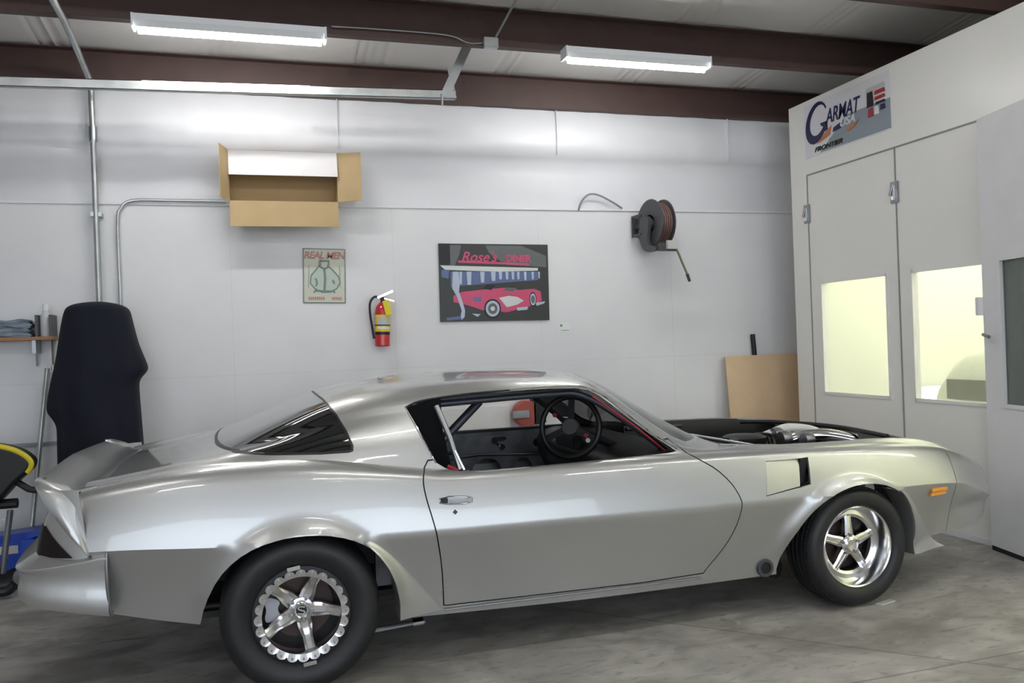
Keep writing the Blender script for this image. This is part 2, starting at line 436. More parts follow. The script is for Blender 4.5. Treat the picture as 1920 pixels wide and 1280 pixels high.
# ================================================================== SPRAY BOOTH (structure)
BX=4.4
b=MB().box(BX,BX+.06,5.81,6.02,0,2.71).box(BX,BX+.06,0,6.02,2.71,3.32).box(BX,BX+.06,3.02,3.83,0,2.71).box(BX,BX+.06,0,1.35,0,2.71)
struct('wall_booth', b, M['booth'], label='white metal front wall of the spray booth')
struct('wall_booth_side', MB().box(BX+.06,8.6,5.98,6.02,0,3.32), M['booth'], label='white side wall of the spray booth')
b=MB().box(8.5,8.56,.5,5.98,0,3.0).box(BX+.07,8.5,5.93,5.975,0,3.0).box(BX+.07,8.5,.5,.55,0,3.0)
struct('wall_booth_inside', b, M['booth_in'], label='brightly lit cream lining inside the booth')
struct('ceiling_booth', MB().box(BX+.065,8.56,.5,5.98,3.0,3.05), M['booth_in'])
struct('floor_booth', MB().box(BX+.0,8.56,.5,5.98,0,.02), M['booth_in'])
for k in range(4):
    y=1.4+k*1.25
    t=empty('booth_light',(6.4,y,2.96),'lit tube light inside the spray booth','light','booth ceiling lights')
    MB().box(-1.6,1.6,-.06,.06,0,.04).build('housing',M['fixture'],t)
    for q in (-.03,.03): MB().tube([(-1.55,q,-.02),(1.55,q,-.02)],.018,8).build('tube',M['tube_booth'],t)
def leaf(n,y1,y0,z0,z1,wy1,wy0,wz0,wz1,label,m,gl,th=.05,x=BX,rot=None):
    b=MB()
    for (a,c,d,e) in ((y0,wy0,z0,z1),(wy1,y1,z0,z1),(wy0,wy1,z0,wz0),(wy0,wy1,wz1,z1)): b.box(0,th,a,c,d,e)
    bmesh.ops.remove_doubles(b.bm, verts=b.bm.verts, dist=.0001)
    o=b.build('door_%d'%n,m,smooth=False); o['kind']='structure'; o['label']=label; o.location=(x,0,0)
    f=MB()
    w=.018
    for (a,c,d,e) in ((wy0-w,wy0+.006,wz0-w,wz1+w),(wy1-.006,wy1+w,wz0-w,wz1+w),(wy0,wy1,wz0-w,wz0+.006),(wy0,wy1,wz1-.006,wz1+w)): f.box(-.008,.012,a,c,d,e)
    f.build('window_frame',m,o,smooth=False)
    MB().box(.02,.025,wy0,wy1,wz0,wz1).build('window_pane',gl,o,smooth=False)
    return o
d1=leaf(1,5.805,4.825,.03,2.705,5.675,4.945,.905,1.80,'closed white booth door leaf with lit window beside the plywood',M['booth'],M['boothglass'],x=BX+.004)
d2=leaf(2,4.815,3.84,.03,2.705,4.70,3.98,.905,1.80,'closed white booth door leaf whose window shows the sheeted vehicle',M['booth'],M['boothglass'],x=BX+.004)
MB().box(-.004,.0,3.84,5.81,.0,.04).build('door_sill',M['white'],d1,smooth=False)
for d,y in ((d1,5.82),(d1,4.83)):
    MB().box(-.012,0,y-.038,y+.038,2.31,2.465,bev=.003).build('latch_plate',M['steel'],d)
    MB().box(-.03,-.010,y-.016,y+.016,2.33,2.44,bev=.005).tube([(-.035,y-.012,2.44),(-.04,y+.012,2.36)],.008,8).build('latch_lever',M['chrome'],d)
struct('trim_10', MB().box(BX-.004,BX+.02,4.03,5.81,2.703,2.713).box(BX-.003,BX+.02,4.816,4.824,.03,2.70).box(BX-.003,BX+.02,5.804,5.812,.03,2.70), M['seal'], label='dark seal line around the booth doors')
# folded leaf standing open in front
o=leaf(3,0,-1.0,.03,2.70,-.17,-.85,.92,1.80,'open white booth door leaf with green tinted window at the right edge',M['boothdoor'],M['leafglass'],th=.045,x=0)
o.location=(4.335,4.05,0); o.rotation_euler=(0,0,math.radians(-13))
MB().box(-.03,.03,.0,.035,1.47,1.585,bev=.004).build('latch_box',M['white'],o)
MB().tube([(-.02,-.05,1.34),(-.045,-.06,1.35),(-.05,-.12,1.335)],.011,8).build('door_handle',M['steel'],o)
MB().box(.004,.040,-1,0,.0,.03).build('bottom_seal',M['black'],o,smooth=False)

# sign on the booth header
t=empty('booth_sign',(BX,5.32,3.06),'white sign with navy maker lettering and grey band above the booth doors','sign')
RY=Matrix(((0,0,-1,0),(-1,0,0,0),(0,1,0,0),(0,0,0,1)))   # text plane: x -> -Y, y -> Z, facing -X
def squash(me,w):
    xs_=[v.co.x for v in me.vertices]; k=w/(max(xs_)-min(xs_))
    for v in me.vertices: v.co.x*=k
    return me
def on_booth(me,x,y,name,m,par,dx=.006):
    me.transform(RY); o=link(name,me,m,par,smooth=False); o.location=(-dx,-x,y); return o
MB().box(-.004,0,-.49,.49,-.215,.215).build('panel',M['swhite'],t,smooth=False)
MB().prism([(.30,-.205),(-.485,-.205),(-.485,.015),(-.02,.015)],-.0055,-.004,'YZ').build('grey_band',M['sgrey'],t,smooth=False)
# big G as a crescent polygon
G=[]
for k in range(41):
    a=math.radians(35+ k*(290/40)); G.append((-.335+.135*math.cos(a)+.03*math.sin(a), .045+.165*math.sin(a)))
Gi=[]
for k in range(41):
    a=math.radians(325-k*(290/40)); Gi.append((-.315+.098*math.cos(a)+.028*math.sin(a), .062+.118*math.sin(a)))
me=MB().prism([(x,y) for x,y in G+[(-.20,-.04),(-.20,.03),(-.29,.03),(-.275,.005)]+Gi],0,.0015,'XY').mesh(); on_booth(me,0,0,'letter',M['snavy'],t)
on_booth(squash(text_mesh('ARMAT',.165,shear=.25,bold=.002,spacing=.95),.40),-.03,.055,'lettering',M['snavy'],t)
on_booth(squash(text_mesh('USA',.085,shear=.25,bold=.002),.17),.03,-.035,'lettering',M['swhite'],t,.008)
on_booth(squash(text_mesh('FRONTIER',.050,shear=.35,bold=.002),.34),-.20,-.172,'lettering',M['black'],t,.008)
me=MB().prism([(-.34,-.13),(-.2,-.04),(-.15,-.02),(-.17,-.09),(-.26,-.115)],0,.0015,'XY').mesh(); on_booth(me,0,0,'swoosh',M['sorange'],t)
me=MB().prism([(-.2,-.125),(-.1,-.085),(.02,-.07),(.13,-.075),(.06,-.105),(-.06,-.115)],0,.0012,'XY').mesh(); on_booth(me,0,0,'swoosh',M['sgrey'],t,.007)
me=MB().prism([(-.13,-.045),(-.03,-.02),(-.04,-.07),(-.14,-.08)],0,.0012,'XY').mesh(); on_booth(me,0,0,'swoosh',M['snavy'],t,.007)
me=MB().prism([(.02,-.09),(.17,-.055),(.10,-.10),(.04,-.12)],0,.0012,'XY').mesh(); on_booth(me,0,0,'swoosh',M['sorange'],t,.009)
for (x0,x1,z0,z1,m) in ((.245,.44,.115,.145,'lgrey'),(.25,.32,.0,.11,'black'),(.33,.44,.075,.105,'sred'),(.33,.44,.035,.06,'sred'),(.34,.44,.0,.02,'black'),(.26,.315,-.075,-.01,'sred'),(.325,.375,-.07,-.01,'white'),(.385,.44,-.05,-.01,'snavy')):
    me=MB().prism([(x0,z0),(x1,z0),(x1-.008,z1),(x0+.004,z1)],0,.0015,'XY').mesh(); on_booth(me,0,0,'emblem_patch',M[m],t,.008)

# sheeted vehicle inside the booth
t=empty('covered_vehicle',(6.2,4.3,.02),'vehicle wrapped in clear masking sheet inside the lit booth','car')
def drape(x):
    return 0
secs=[]
for k in range(29):
    y=1.22-k*.11      # along Y
    u=k/28
    prof2=[]
    cab=spline([(-2.1,1.1),(-1.2,1.5),(-.4,1.5),(.2,1.42),(.7,1.27),(1.0,1.20),(1.12,1.12),(1.22,.98)])
    top=cab(y)
    hw=.85
    n=28
    row=[]
    for j in range(n+1):
        a=PI*j/n
        cx=-hw*math.copysign(abs(math.cos(a))**.3,math.cos(a)) if abs(math.cos(a))>1e-6 else 0
        cz=top*(abs(math.sin(a))**.33)
        wob=.018*math.sin(9*y+5*a)+.012*math.sin(23*y-11*a)+.008*math.sin(41*y+a*17)
        row.append(Vector((cx*(1+wob*.6), y, max(0,cz*(1+wob*.5)))))
    secs.append(row)
b=MB().grid(secs); b.bm.faces.new([b.bm.verts[i] for i in range(0)]) if False else None
b.bm.verts.ensure_lookup_table()
b.bm.faces.new([b.bm.verts[i] for i in range(29)]); b.bm.faces.new([b.bm.verts[28*29+i] for i in range(29)])
bmesh.ops.recalc_face_normals(b.bm,faces=b.bm.faces)
b.build('masking_sheet',M['plastic_sheet'],t,angle=60)
MB().box(-.885,-.87,-.9,1.05,.80,.96,bev=.006).build('side_window',M['sheetdark'],t)
MB().box(-.885,-.872,-.9,1.12,.66,.72,bev=.006).build('side_moulding',M['sheetdark'],t)
t2=empty('booth_glow_panel',(5.72,5.925,.72),'bright glowing panel low on the booth wall behind the sheeted vehicle','light')
MB().box(-.16,.16,-.03,.0,0,.17,bev=.01).build('housing',M['fixture'],t2); MB().box(-.145,.145,-.036,-.03,.015,.155).build('glow_face',M['glowwhite'],t2,smooth=False)  # emissive panel makes the bright white patch behind the booth window
for k in range(2): MB().lathe([(.0,-.1),(.30,-.1),(.33,-.05),(.33,.06),(.0,.06)],32,(-.82,(-1.1,1.1)[k],.33),'X').build('wheel',M['sheetdark'],t)

# ================================================================== THINGS ON THE BACK WALL
# open cardboard box hung on wall
t=empty('cardboard_box',(.2,WY-.04,2.72),'open cardboard box fixed to the wall with its flaps spread','box')
W2,H2,D2=.385,.27,.22
b=MB()
yb=-.0; yf=-D2
zt,zb=.149,-.218
b.box(-W2,W2,-.006,0,zb,zt)                         # bottom of the box against the wall
b.box(-W2,W2,yf,0,zb-.004,zb); b.box(-W2,W2,yf,0,zt,zt+.004)
b.box(-W2-.004,-W2,yf,0,zb,zt); b.box(W2,W2+.004,yf,0,zb,zt)
b.build('box_body',M['card'],t,smooth=False)
def flap(pts,name,m):
    vs=[Vector(p) for p in pts]; n=(vs[1]-vs[0]).cross(vs[2]-vs[0]).normalized()*.002
    b=MB(); A=[b.bm.verts.new(p+n) for p in vs]; B=[b.bm.verts.new(p-n) for p in vs]
    b.bm.faces.new(A); b.bm.faces.new(B[::-1])
    for i in range(4): b.bm.faces.new((A[i],B[i],B[(i+1)%4],A[(i+1)%4]))
    bmesh.ops.recalc_face_normals(b.bm,faces=b.bm.faces); return b.build(name,m,t,smooth=False)
flap([(-W2,yf-.004,zt),(W2,yf-.004,zt),(W2-.0,yf-.035,zt-.185),(-W2+.0,yf-.035,zt-.185)],'top_flap',M['cardw'])
flap([(-W2,yf,zb),(W2,yf,zb),(W2,yf-.03,zb-.19),(-W2,yf-.03,zb-.19)],'bottom_flap',M['card'])
flap([(-W2,yf,zb),(-W2,yf,zt),(-W2-.055,yf-.16,zt+.01),(-W2-.055,yf-.16,zb+.0)],'side_flap',M['card'])
flap([(W2,yf,zb),(W2,yf,zt),(W2+.175,yf-.03,zt+.005),(W2+.175,yf-.03,zb+.01)],'side_flap',M['card'])

# tin sign
t=empty('tin_sign',(.482,WY-.032,1.97),'cream tin sign with red heading and sketched muscular figure','sign'); t.rotation_euler=(0,math.radians(1.5),0)
MB().box(-.16,.16,-.006,0,-.21,.21,bev=.003).build('plate',M['tin'],t)
WR=Matrix(((1,0,0,0),(0,0,-1,0),(0,1,0,0),(0,0,0,1)))
def on_wall(me,x,z,name,m,par,dy=.008):
    me.transform(WR); o=link(name,me,m,par,smooth=False); o.location=(x,-dy,z); return o
fr=MB()
for (a,c,d,e) in ((-.158,-.153,-.208,.208),(.153,.158,-.208,.208),(-.158,.158,-.208,-.203),(-.158,.158,.203,.208)): fr.box(a,c,-.0075,-.006,d,e)
fr.build('border',M['tinline'],t,smooth=False)
on_wall(text_mesh('REAL MEN',.074,shear=.2,bold=.002,spacing=.88),0,.155,'lettering',M['tinred'],t)
fig=MB()
def stroke(pts,w=.004,bm=None): (bm or fig).tube([(x,-.007,z) for x,z in pts],w,6)
stroke([(x*1.,z) for x,z in [( -.04,.08),(-.06,.05),(-.10,.0),(-.105,-.06),(-.07,-.10),(-.02,-.125),(.04,-.125),(.09,-.10),(.12,-.05),(.105,.0),(.05,.06),(.02,.08)]],.005)
stroke([(-.035,.115),(.035,.115),(.03,.07),(0,.055),(-.03,.07),(-.035,.115)],.008)
stroke([(0,.05),(.006,-.02),(0,-.11)],.008)
stroke([(-.065,-.02),(-.055,-.06),(-.065,-.08)],.007); stroke([(.065,-.03),(.075,-.06)],.007)
stroke([(-.115,.08),(-.12,-.09)],.002); stroke([(.115,.08),(.12,-.09)],.002)
stroke([(-.08,-.13),(-.07,-.115),(.07,-.118),(.08,-.13)],.006)
fig.build('figure',M['tinline'],t)
MB().prism([(-.10,.0),(-.06,.05),(0,.06),(.05,.055),(.105,.0),(.115,-.05),(.08,-.10),(0,-.12),(-.07,-.10),(-.10,-.05)],-.0068,-.006,'XZ').build('figure_fill',M['tinshade'],t,smooth=False)
for x0,n_ in ((-.12,8),(.055,5)):
    b=MB().box(x0,x0+n_*.0155,-.0068,-.006,-.1865,-.1855)
    for k in range(n_): b.box(x0+k*.0155,x0+k*.0155+.011,-.0075,-.006,-.186+.001*((k*7)%3),-.163)
    b.build('small_lettering',M['tinred'],t,smooth=False)

# diner poster
t=empty('diner_poster',(1.847,WY-.033,1.90),'dark framed poster of a pink convertible outside a neon diner','poster'); t.rotation_euler=(0,math.radians(.6),0)
PW,PH=.465,.315
MB().box(-PW,PW,-.014,0,-PH,PH,bev=.002).build('board',M['pblack'],t)
def pp(poly,m,lay,name='print_shape'):
    # poly in poster fractions: u 0..1, v 0..1 down
    q=[(-PW+u*2*PW, PH-v*2*PH) for u,v in poly]
    return MB().prism(q,-.0142-.0006*lay,-.0138,'XZ').build(name,M[m],t,smooth=False)
pp([(.08,.02),(.2,.02),(.18,.15),(.14,.28),(.09,.28)],'pgrey',1)
pp([(.42,.02),(.75,.02),(.98,.15),(.98,.3),(.6,.27),(.45,.12)],'pgrey',1)
pp([(.01,.28),(.90,.31),(.90,.345),(.55,.36),(.3,.35),(.05,.335)],'pwhite',2,'canopy')
pp([(.02,.34),(.09,.34),(.08,.45),(.02,.43)],'pblue',2)
pp([(.1,.36),(.9,.36),(.9,.47),(.1,.55)],'pblue',1)
for i,(u,w,h) in enumerate(((.19,.012,.52),(.265,.022,.53),(.385,.02,.50),(.485,.022,.48),(.55,.016,.46),(.61,.014,.46),(.665,.013,.46),(.715,.012,.46),(.78,.012,.47),(.85,.011,.46),(.91,.008,.45))):
    pp([(u-w,.36),(u+w,.36),(u+w*.7,h),(u-w*.7,h)],'plight',3,'window_light')
pp([(.17,.215),(.82,.25),(.82,.275),(.17,.245)],'ppink',2,'neon_bar')
me=text_mesh("Rose's",.115,shear=.35,bold=.0015); on_wall(me,-.135,.205,'neon_lettering',M['ppink'],t,.016)
me=text_mesh("DINER",.078,bold=.003,spacing=.95); on_wall(me,.205,.195,'neon_lettering',M['ppink'],t,.016)
carp=[(.12,.67),(.2,.62),(.4,.59),(.58,.57),(.72,.60),(.86,.585),(.92,.62),(.93,.74),(.86,.80),(.8,.82),(.60,.89),(.55,.88),(.52,.78),(.45,.74),(.42,.85),(.38,.86),(.3,.82),(.24,.79),(.12,.75)]
pp(carp,'ppink',3,'printed_car')
pp([(.38,.58),(.42,.53),(.5,.535),(.46,.6)],'black',4)
pp([(.57,.60),(.6,.565),(.7,.575),(.66,.62)],'pgrey',4)
pp([(.53,.70),(.62,.675),(.70,.69),(.76,.74),(.70,.79),(.60,.825)],'pwhite',5,'printed_flash')
pp([(.3,.69),(.37,.685),(.37,.74),(.3,.74)],'pblue',5)
def disc(u,v,r,m,lay,sx=1):
    pp([(u+sx*r*math.cos(2*PI*k/28), v+r*math.sin(2*PI*k/28)*PW/PH) for k in range(28)],m,lay,'printed_wheel')
disc(.47,.84,.085,'black',6,.9); disc(.47,.84,.07,'plight',7,.9); disc(.47,.84,.048,'pgrey',8,.9); disc(.47,.84,.02,'pwhite',9)
disc(.845,.725,.065,'black',6,.5); disc(.845,.725,.053,'plight',7,.5); disc(.845,.725,.036,'pgrey',8,.5)
pp([(.12,.36),(.17,.36),(.18,.5),(.17,.62),(.20,.75),(.22,.86),(.215,.94),(.19,.98),(.18,.93),(.19,.86),(.15,.68),(.11,.57)],'plight',7,'printed_leg')
pp([(.05,.95),(.18,.93),(.2,.97),(.06,.985)],'pblue',6); pp([(.28,.9),(.36,.91),(.33,.945)],'plight',6); pp([(.69,.83),(.8,.82),(.79,.86),(.7,.87)],'plight',6); pp([(.87,.77),(.96,.75),(.95,.78),(.88,.81)],'plight',6)
pp([(.1,.0),(.1,.27),(.0,.27),(.0,.0)],'black',2)

# fire extinguisher
t=empty('fire_extinguisher',(.90,WY-.105,1.41),'red fire extinguisher with yellow tag hanging on the wall','fire extinguisher'); t.rotation_euler=(0,math.radians(2),0)
MB().lathe([(0,0),(.052,0),(.058,.008),(.058,.27),(.050,.31),(.028,.335),(.02,.345),(0,.345)],36,axis='Z').build('cylinder',M['exred'],t)
def wrap(z0,z1,r,a0,a1,name,m):
    rows=[[Vector((r*math.cos(a0+(a1-a0)*k/20),r*math.sin(a0+(a1-a0)*k/20),z)) for k in range(21)] for z in (z0,z1)]
    b=MB().grid(rows); return b.build(name,M[m],t)
a0,a1=math.radians(-175),math.radians(-8)
wrap(.115,.245,.0585,a0,a1,'label','exlabel'); wrap(.155,.23,.059,math.radians(-140),math.radians(-45),'label','lgrey'); wrap(.135,.15,.0592,math.radians(-140),math.radians(-30),'label','white')
wrap(.09,.112,.0588,a0,a1,'label','black')
MB().lathe([(.06,.16),(.0605,.16),(.0605,.168),(.06,.168)],32,axis='Z',close=True).build('strap',M['black'],t)
MB().tube([(0,0,.34),(0,0,.385)],.016,12).build('valve',M['black'],t)
MB().obox((.02,0,.405),(.06,0,.028),(0,.012,0),(-.004,0,.008)).build('carry_handle',M['chrome'],t)
MB().obox((.045,0,.365),(.045,0,-.012),(0,.01,0),(.001,0,.005)).build('squeeze_lever',M['chrome'],t)
MB().tube(catmull([(-.01,0,.375),(-.06,-.0,.385),(-.095,0,.34),(-.095,0,.25),(-.075,0,.12),(-.065,0,.06)],6),.009,10).build('hose',M['black'],t)
MB().obox((.03,-.062,.30),(.026,0,.006),(0,.001,0),(-.014,0,.055)).build('inspection_tag',M['yellow'],t,smooth=False)
MB().box(-.03,.03,.055,.105,.2,.33).build('wall_bracket',M['steel'],t)

# small sticker
t=empty('wall_sticker',(2.445,WY-.031,1.52),'tiny white sticker with a green dot right of the poster','sticker')
MB().box(-.05,.05,-.001,0,-.04,.035).build('paper',M['white'],t,smooth=False)
MB().lathe([(.0,-.002),(.011,-.002),(.011,-.001),(0,-.001)],16,(-.03,0,.012),'Y').box(-.035,.04,-.002,-.001,-.032,-.027).build('green_print',M['green'],t)

# hose reel
t=empty('hose_reel',(3.12,WY-.03,2.36),'dark metal hose reel with brown hose on the wall','hose reel'); 
r=empty('x',(0,0,0),None,None); bpy.data.objects.remove(r)
rot=Matrix.Rotation(math.radians(6),4,'Z')
def bx(mb,name,m,off=(.10,-.22,0)):
    me=mb.mesh(name); me.transform(rot); o=link(name,me,m,t); o.location=off; return o
ang=.21
def disc_prof(h0,h1,r0,r1): return [(r0,h0),(r1,h0),(r1+.006,(h0+h1)/2),(r1,h1),(r0,h1)]
bx(MB().lathe(disc_prof(-.065,-.055,.075,.2),48,axis='X',close=True),'reel_flange',M['reel'])
bx(MB().lathe(disc_prof(.055,.065,.03,.2),48,axis='X',close=True),'reel_flange',M['reel'])
prof=[(.08,-.055)]
for k in range(5):
    c=-.044+k*.022
    for q in range(5): prof.append((.165+.011*math.sin(PI*q/4), c-.011*math.cos(PI*q/4)))
prof.append((.08,.055))
bx(MB().lathe(prof,48,axis='X',close=True),'wound_hose',M['hose'])
bx(MB().lathe([(0,-.10),(.035,-.10),(.045,-.07),(.045,.06),(0,.06)],24,axis='X'),'hub',M['reel'])
arm=chaikin([(-.05,.06),(.06,.06),(.06,-.02),(.02,-.16),(.09,-.20),(.16,-.21),(.15,-.25),(-.02,-.24),(-.09,-.13),(-.09,0)],2)
bx(MB().prism([(-y,z) for y,z in arm],-.115,-.085,'YZ'),'support_arm',M['reel'])
fr=MB().box(-.17,-.155,-.01,.16,-.10,.10)
bx(MB().box(-.12,-.105,.06,.20,-.09,-.07).box(-.12,-.105,.06,.20,.07,.09).box(-.12,-.105,.185,.20,-.09,.09),'wall_bracket',M['reel'])
bx(MB().box(-.10,.06,-.19,-.17,-.245,-.185).box(-.10,.075,-.195,-.165,-.25,-.235),'guide_bracket',M['reel'])
bx(MB().box(-.035,.05,-.215,-.19,-.235,-.165).box(.0,.01,-.21,-.2,-.23,-.18),'hose_guide',M['lgrey'])
MB().tube(catmull([(.13,-.41,-.19),(.18,-.41,-.24),(.24,-.40,-.36),(.285,-.39,-.45)],8),.009,10).build('hose_end',M['hosetail'],t)
MB().tube([(.28,-.392,-.44),(.305,-.385,-.50)],[.014,.012],12).build('hose_fitting',M['reel'],t)
MB().tube(catmull([(.22,-.12,.10),(.28,-.06,.19),(.33,-.05,.20),(.36,-.05,.14),(.34,-.05,.05),(.26,-.06,-.02)],6),.006,8).build('air_line',M['gline'],t)
MB().box(-.02,.14,-.012,.0,-.08,.08).build('wall_plate',M['reel'],t)
MB().box(.0,.07,-.2,-.01,-.02,.02).build('mount_bar',M['reel'],t)
tag(MB().tube(catmull([(2.60,6.45,2.50),(2.62,6.42,2.57),(2.69,6.42,2.63),(2.78,6.42,2.625),(2.90,6.42,2.57),(3.0,6.44,2.52)],8),.008,8).build('air_hose',M['gline']),'grey air line arching over the wall ledge left of the reel','hose')

# red cord reel seen through the car window
t=empty('cord_reel',(2.05,WY-.1,.82),'round red cord reel seen through the car window opening','cord reel')
MB().lathe([(0,-.05),(.10,-.05),(.108,-.04),(.108,.03),(.1,.04),(0,.04)],40,axis='Y').build('reel_disc',M['redreel'],t)
MB().box(-.13,.01,-.075,-.055,-.03,.03,bev=.004).build('bracket',M['steel'],t)
MB().box(.06,.16,-.06,.07,-.09,.13,bev=.01).build('cord_housing',M['black'],t)
MB().box(-.05,.05,.04,.07,-.05,.05).build('wall_plate',M['steel'],t)
tag(MB().box(1.12,1.93,WY-.06,WY-.035,0,.885).build('white_panel',M['white'],smooth=False),'white board standing against the wall behind the car','board')

# plywood
me=MB().box(0,.88,-.012,.0,0,1.215).mesh(); me.transform(Matrix.Rotation(math.radians(-6),4,'X'))
o=link('plywood_sheet',me,M['ply'],smooth=False); o.location=(3.92,6.27,.002); tag(o,'bare plywood sheet leaning on the wall beside the booth','board')
t=empty('long_handled_tool',(4.28,6.442,0),'black handle poking up behind the plywood sheet','tool')
MB().tube([(.02,0,.02),(-.035,.0,1.38)],.013,10).build('shaft',M['steel'],t)
MB().tube([(-.024,.0,1.20),(-.037,.0,1.40)],.021,12).build('grip',M['black'],t)

# navy cover over a tall stand
t=empty('covered_stand',(-1.03,6.02,0),'tall shop stand draped in a dark navy cloth behind the car tail','stand')
n=96; rows=[]
Lf=spline([(.2,-.27),(.73,-.265),(.95,-.262),(1.0,-.275),(1.07,-.318),(1.11,-.315),(1.4,-.255),(1.70,-.198),(1.76,-.17)])
Rt=spline([(.2,.25),(.73,.245),(1.0,.235),(1.22,.228),(1.262,.245),(1.31,.292),(1.34,.285),(1.5,.232),(1.65,.20),(1.72,.185),(1.76,.15)])
for z in [1.775,1.774,1.770,1.76,1.74,1.71]+[1.68-.03*k for k in range(50)]:
    ring=[]; sh=max(.02,1-max(0,(z-1.745)/.033)**2) if z>1.745 else 1
    for k in range(n):
        a=2*PI*k/n
        zz_=min(z,1.76); l=Lf(zz_); r_=Rt(zz_); h=(r_-l)/2; c_=(r_+l)/2
        ex=math.copysign(abs(math.cos(a))**.7,math.cos(a)); ey=math.copysign(abs(math.sin(a))**.6,math.sin(a))
        wv=min(1,max(0,(1.7-z)/.5))
        f=1+wv*(.10*math.sin(4*a+.6+z)+.05*math.sin(9*a+z*3))*abs(math.sin(a))
        ring.append(Vector((c_+h*ex*sh, .19*ey*f*sh, z)))
    rows.append(ring)
b=MB().grid(rows,closed_u=True); b.bm.verts.ensure_lookup_table(); b.bm.faces.new([b.bm.verts[i] for i in range(n)])
bmesh.ops.recalc_face_normals(b.bm,faces=b.bm.faces)
o=b.build('cloth_cover',M['navy'],t,angle=60)
m_=o.modifiers.new('s','SUBSURF'); m_.levels=1; m_.render_levels=1
MB().tube([(0,0,0),(0,0,1.75)],.03,12).box(-.25,.25,-.2,.2,0,.04).build('stand_post',M['steel'],t)

# shelf and things on it
t=empty('wall_shelf',(-1.75,6.36,1.55),'narrow wooden shelf on the wall at the left edge','shelf')
MB().box(-.35,.38,-.07,.11,-.012,.012,bev=.002).build('shelf_board',M['wood'],t)
for x in (-.25,.26): MB().box(x-.012,x+.012,-.04,.11,-.10,-.012).build('shelf_bracket',M['steel'],t)
for x in (.285,.37): MB().box(x-.008,x+.008,-.065,.10,.012,.16).build('divider',M['reel'],t)
# folded rags
b=MB()
for k in range(4): b.box(-.30+.006*k,.255-.012*(k%2),-.07+.004*k,.07,.001+k*.030,.029+k*.030,bev=.010)
bmesh.ops.subdivide_edges(b.bm,edges=[e for e in b.bm.edges if e.calc_length()>.2],cuts=14,use_grid_fill=True)
for v in b.bm.verts:
    v.co.z+=.006*math.sin(v.co.x*38+v.co.z*60)*(v.co.z>.01); v.co.y+=.006*math.sin(v.co.x*27+v.co.z*90)
o=b.build('folded_rags',M['rag'],angle=70); o.location=(-1.75,6.36,1.562)
tag(o,'blue grey folded shop rags lying on the wooden shelf','rags')
t=empty('spray_bottle',(-1.423,6.37,1.562),'cloudy white bottle at the right end of the shelf','bottle')
MB().lathe([(0,0),(.033,0),(.036,.005),(.036,.13),(.03,.15),(.018,.165),(.016,.18),(0,.18)],24,axis='Z').build('bottle_body',M['bottle'],t)
MB().lathe([(0,.18),(.02,.18),(.018,.225),(0,.23)],20,axis='Z').build('cap',M['white'],t)
t=empty('hanging_wrench',(-1.50,6.43,1.50),'dark wrench hanging just below the shelf','tool')
MB().tube([(0,0,.05),(0,0,-.14)],.006,8).build('shaft',M['steel'],t); MB().lathe([(0,-.006),(.022,-.006),(.022,.006),(0,.006)],16,(0,0,0),'Y').build('head',M['reel'],t)
t=empty('hanging_screwdriver',(-1.40,6.43,1.50),'thin tan tool hanging at the end of the shelf','tool')
MB().tube([(0,0,.05),(0,0,-.15)],.007,8).build('shaft',M['hosetail'],t); MB().lathe([(0,-.02),(.012,-.02),(.012,.02),(0,.02)],10,(0,0,-.155),'Z').build('tip',M['steel'],t)
t=empty('floor_squeegee',(-1.52,6.1,0),'pale metal pole of a floor squeegee leaning on the wall','squeegee')
MB().tube([(0,0,.05),(.09,.30,1.34)],.017,12).build('pole',M['galv'],t); MB().box(-.28,.28,-.02,.02,0,.05).build('blade',M['black'],t)
o=MB().box(-1.95,-1.25,6.445,6.468,.80,.825).build('wall_rail',M['steel'],smooth=False); tag(o,'thin dark metal rail low on the wall left of the navy cover','rail')
# shop stool / creeper seat
t=empty('shop_seat',(-1.55,5.65,0),'black padded shop seat with yellow piping on grey posts','stool')
pad=catmull([(-.25,.62),(-.27,.80),(-.14,.915),(.0,.905),(.12,.865),(.195,.80),(.185,.74),(.11,.67),(.03,.58),(-.06,.50),(-.17,.50),(-.25,.62)],6)
padp=[(p[0],p[1]) for p in [(v.x,v.y) for v in pad[:-1]]]
me=MB().prism(padp,-.09,.09,'XZ').mesh(); o=link('padded_seat',me,M['black'],t)
bv=o.modifiers.new('b','BEVEL'); bv.width=.02; bv.segments=3
pip=[Vector((p[0],-.08,p[1])) for p in padp[8:38]]
MB().tube(pip,.016,8).build('yellow_piping',M['yellow'],t)
MB().tube([(.06,0,.70),(.17,-.02,.62),(.21,-.02,.61)],.02,10).build('clamp_arm',M['black'],t)
for q in (-.09,.06): MB().tube([(q,0,.5),(q-.06,.02,.12)],.018,12).build('post',M['steel'],t)
MB().tube([(q-.0,-.0,.54) for q in (-.14,.1)],.03,10).build('clamp',M['black'],t)
MB().tube(catmull([(-.15,-.02,.16),(-.08,-.08,.10),(.0,-.12,.05),(.06,-.12,.045),(.10,-.12,.075)],6),.03,10).build('foot',M['black'],t)
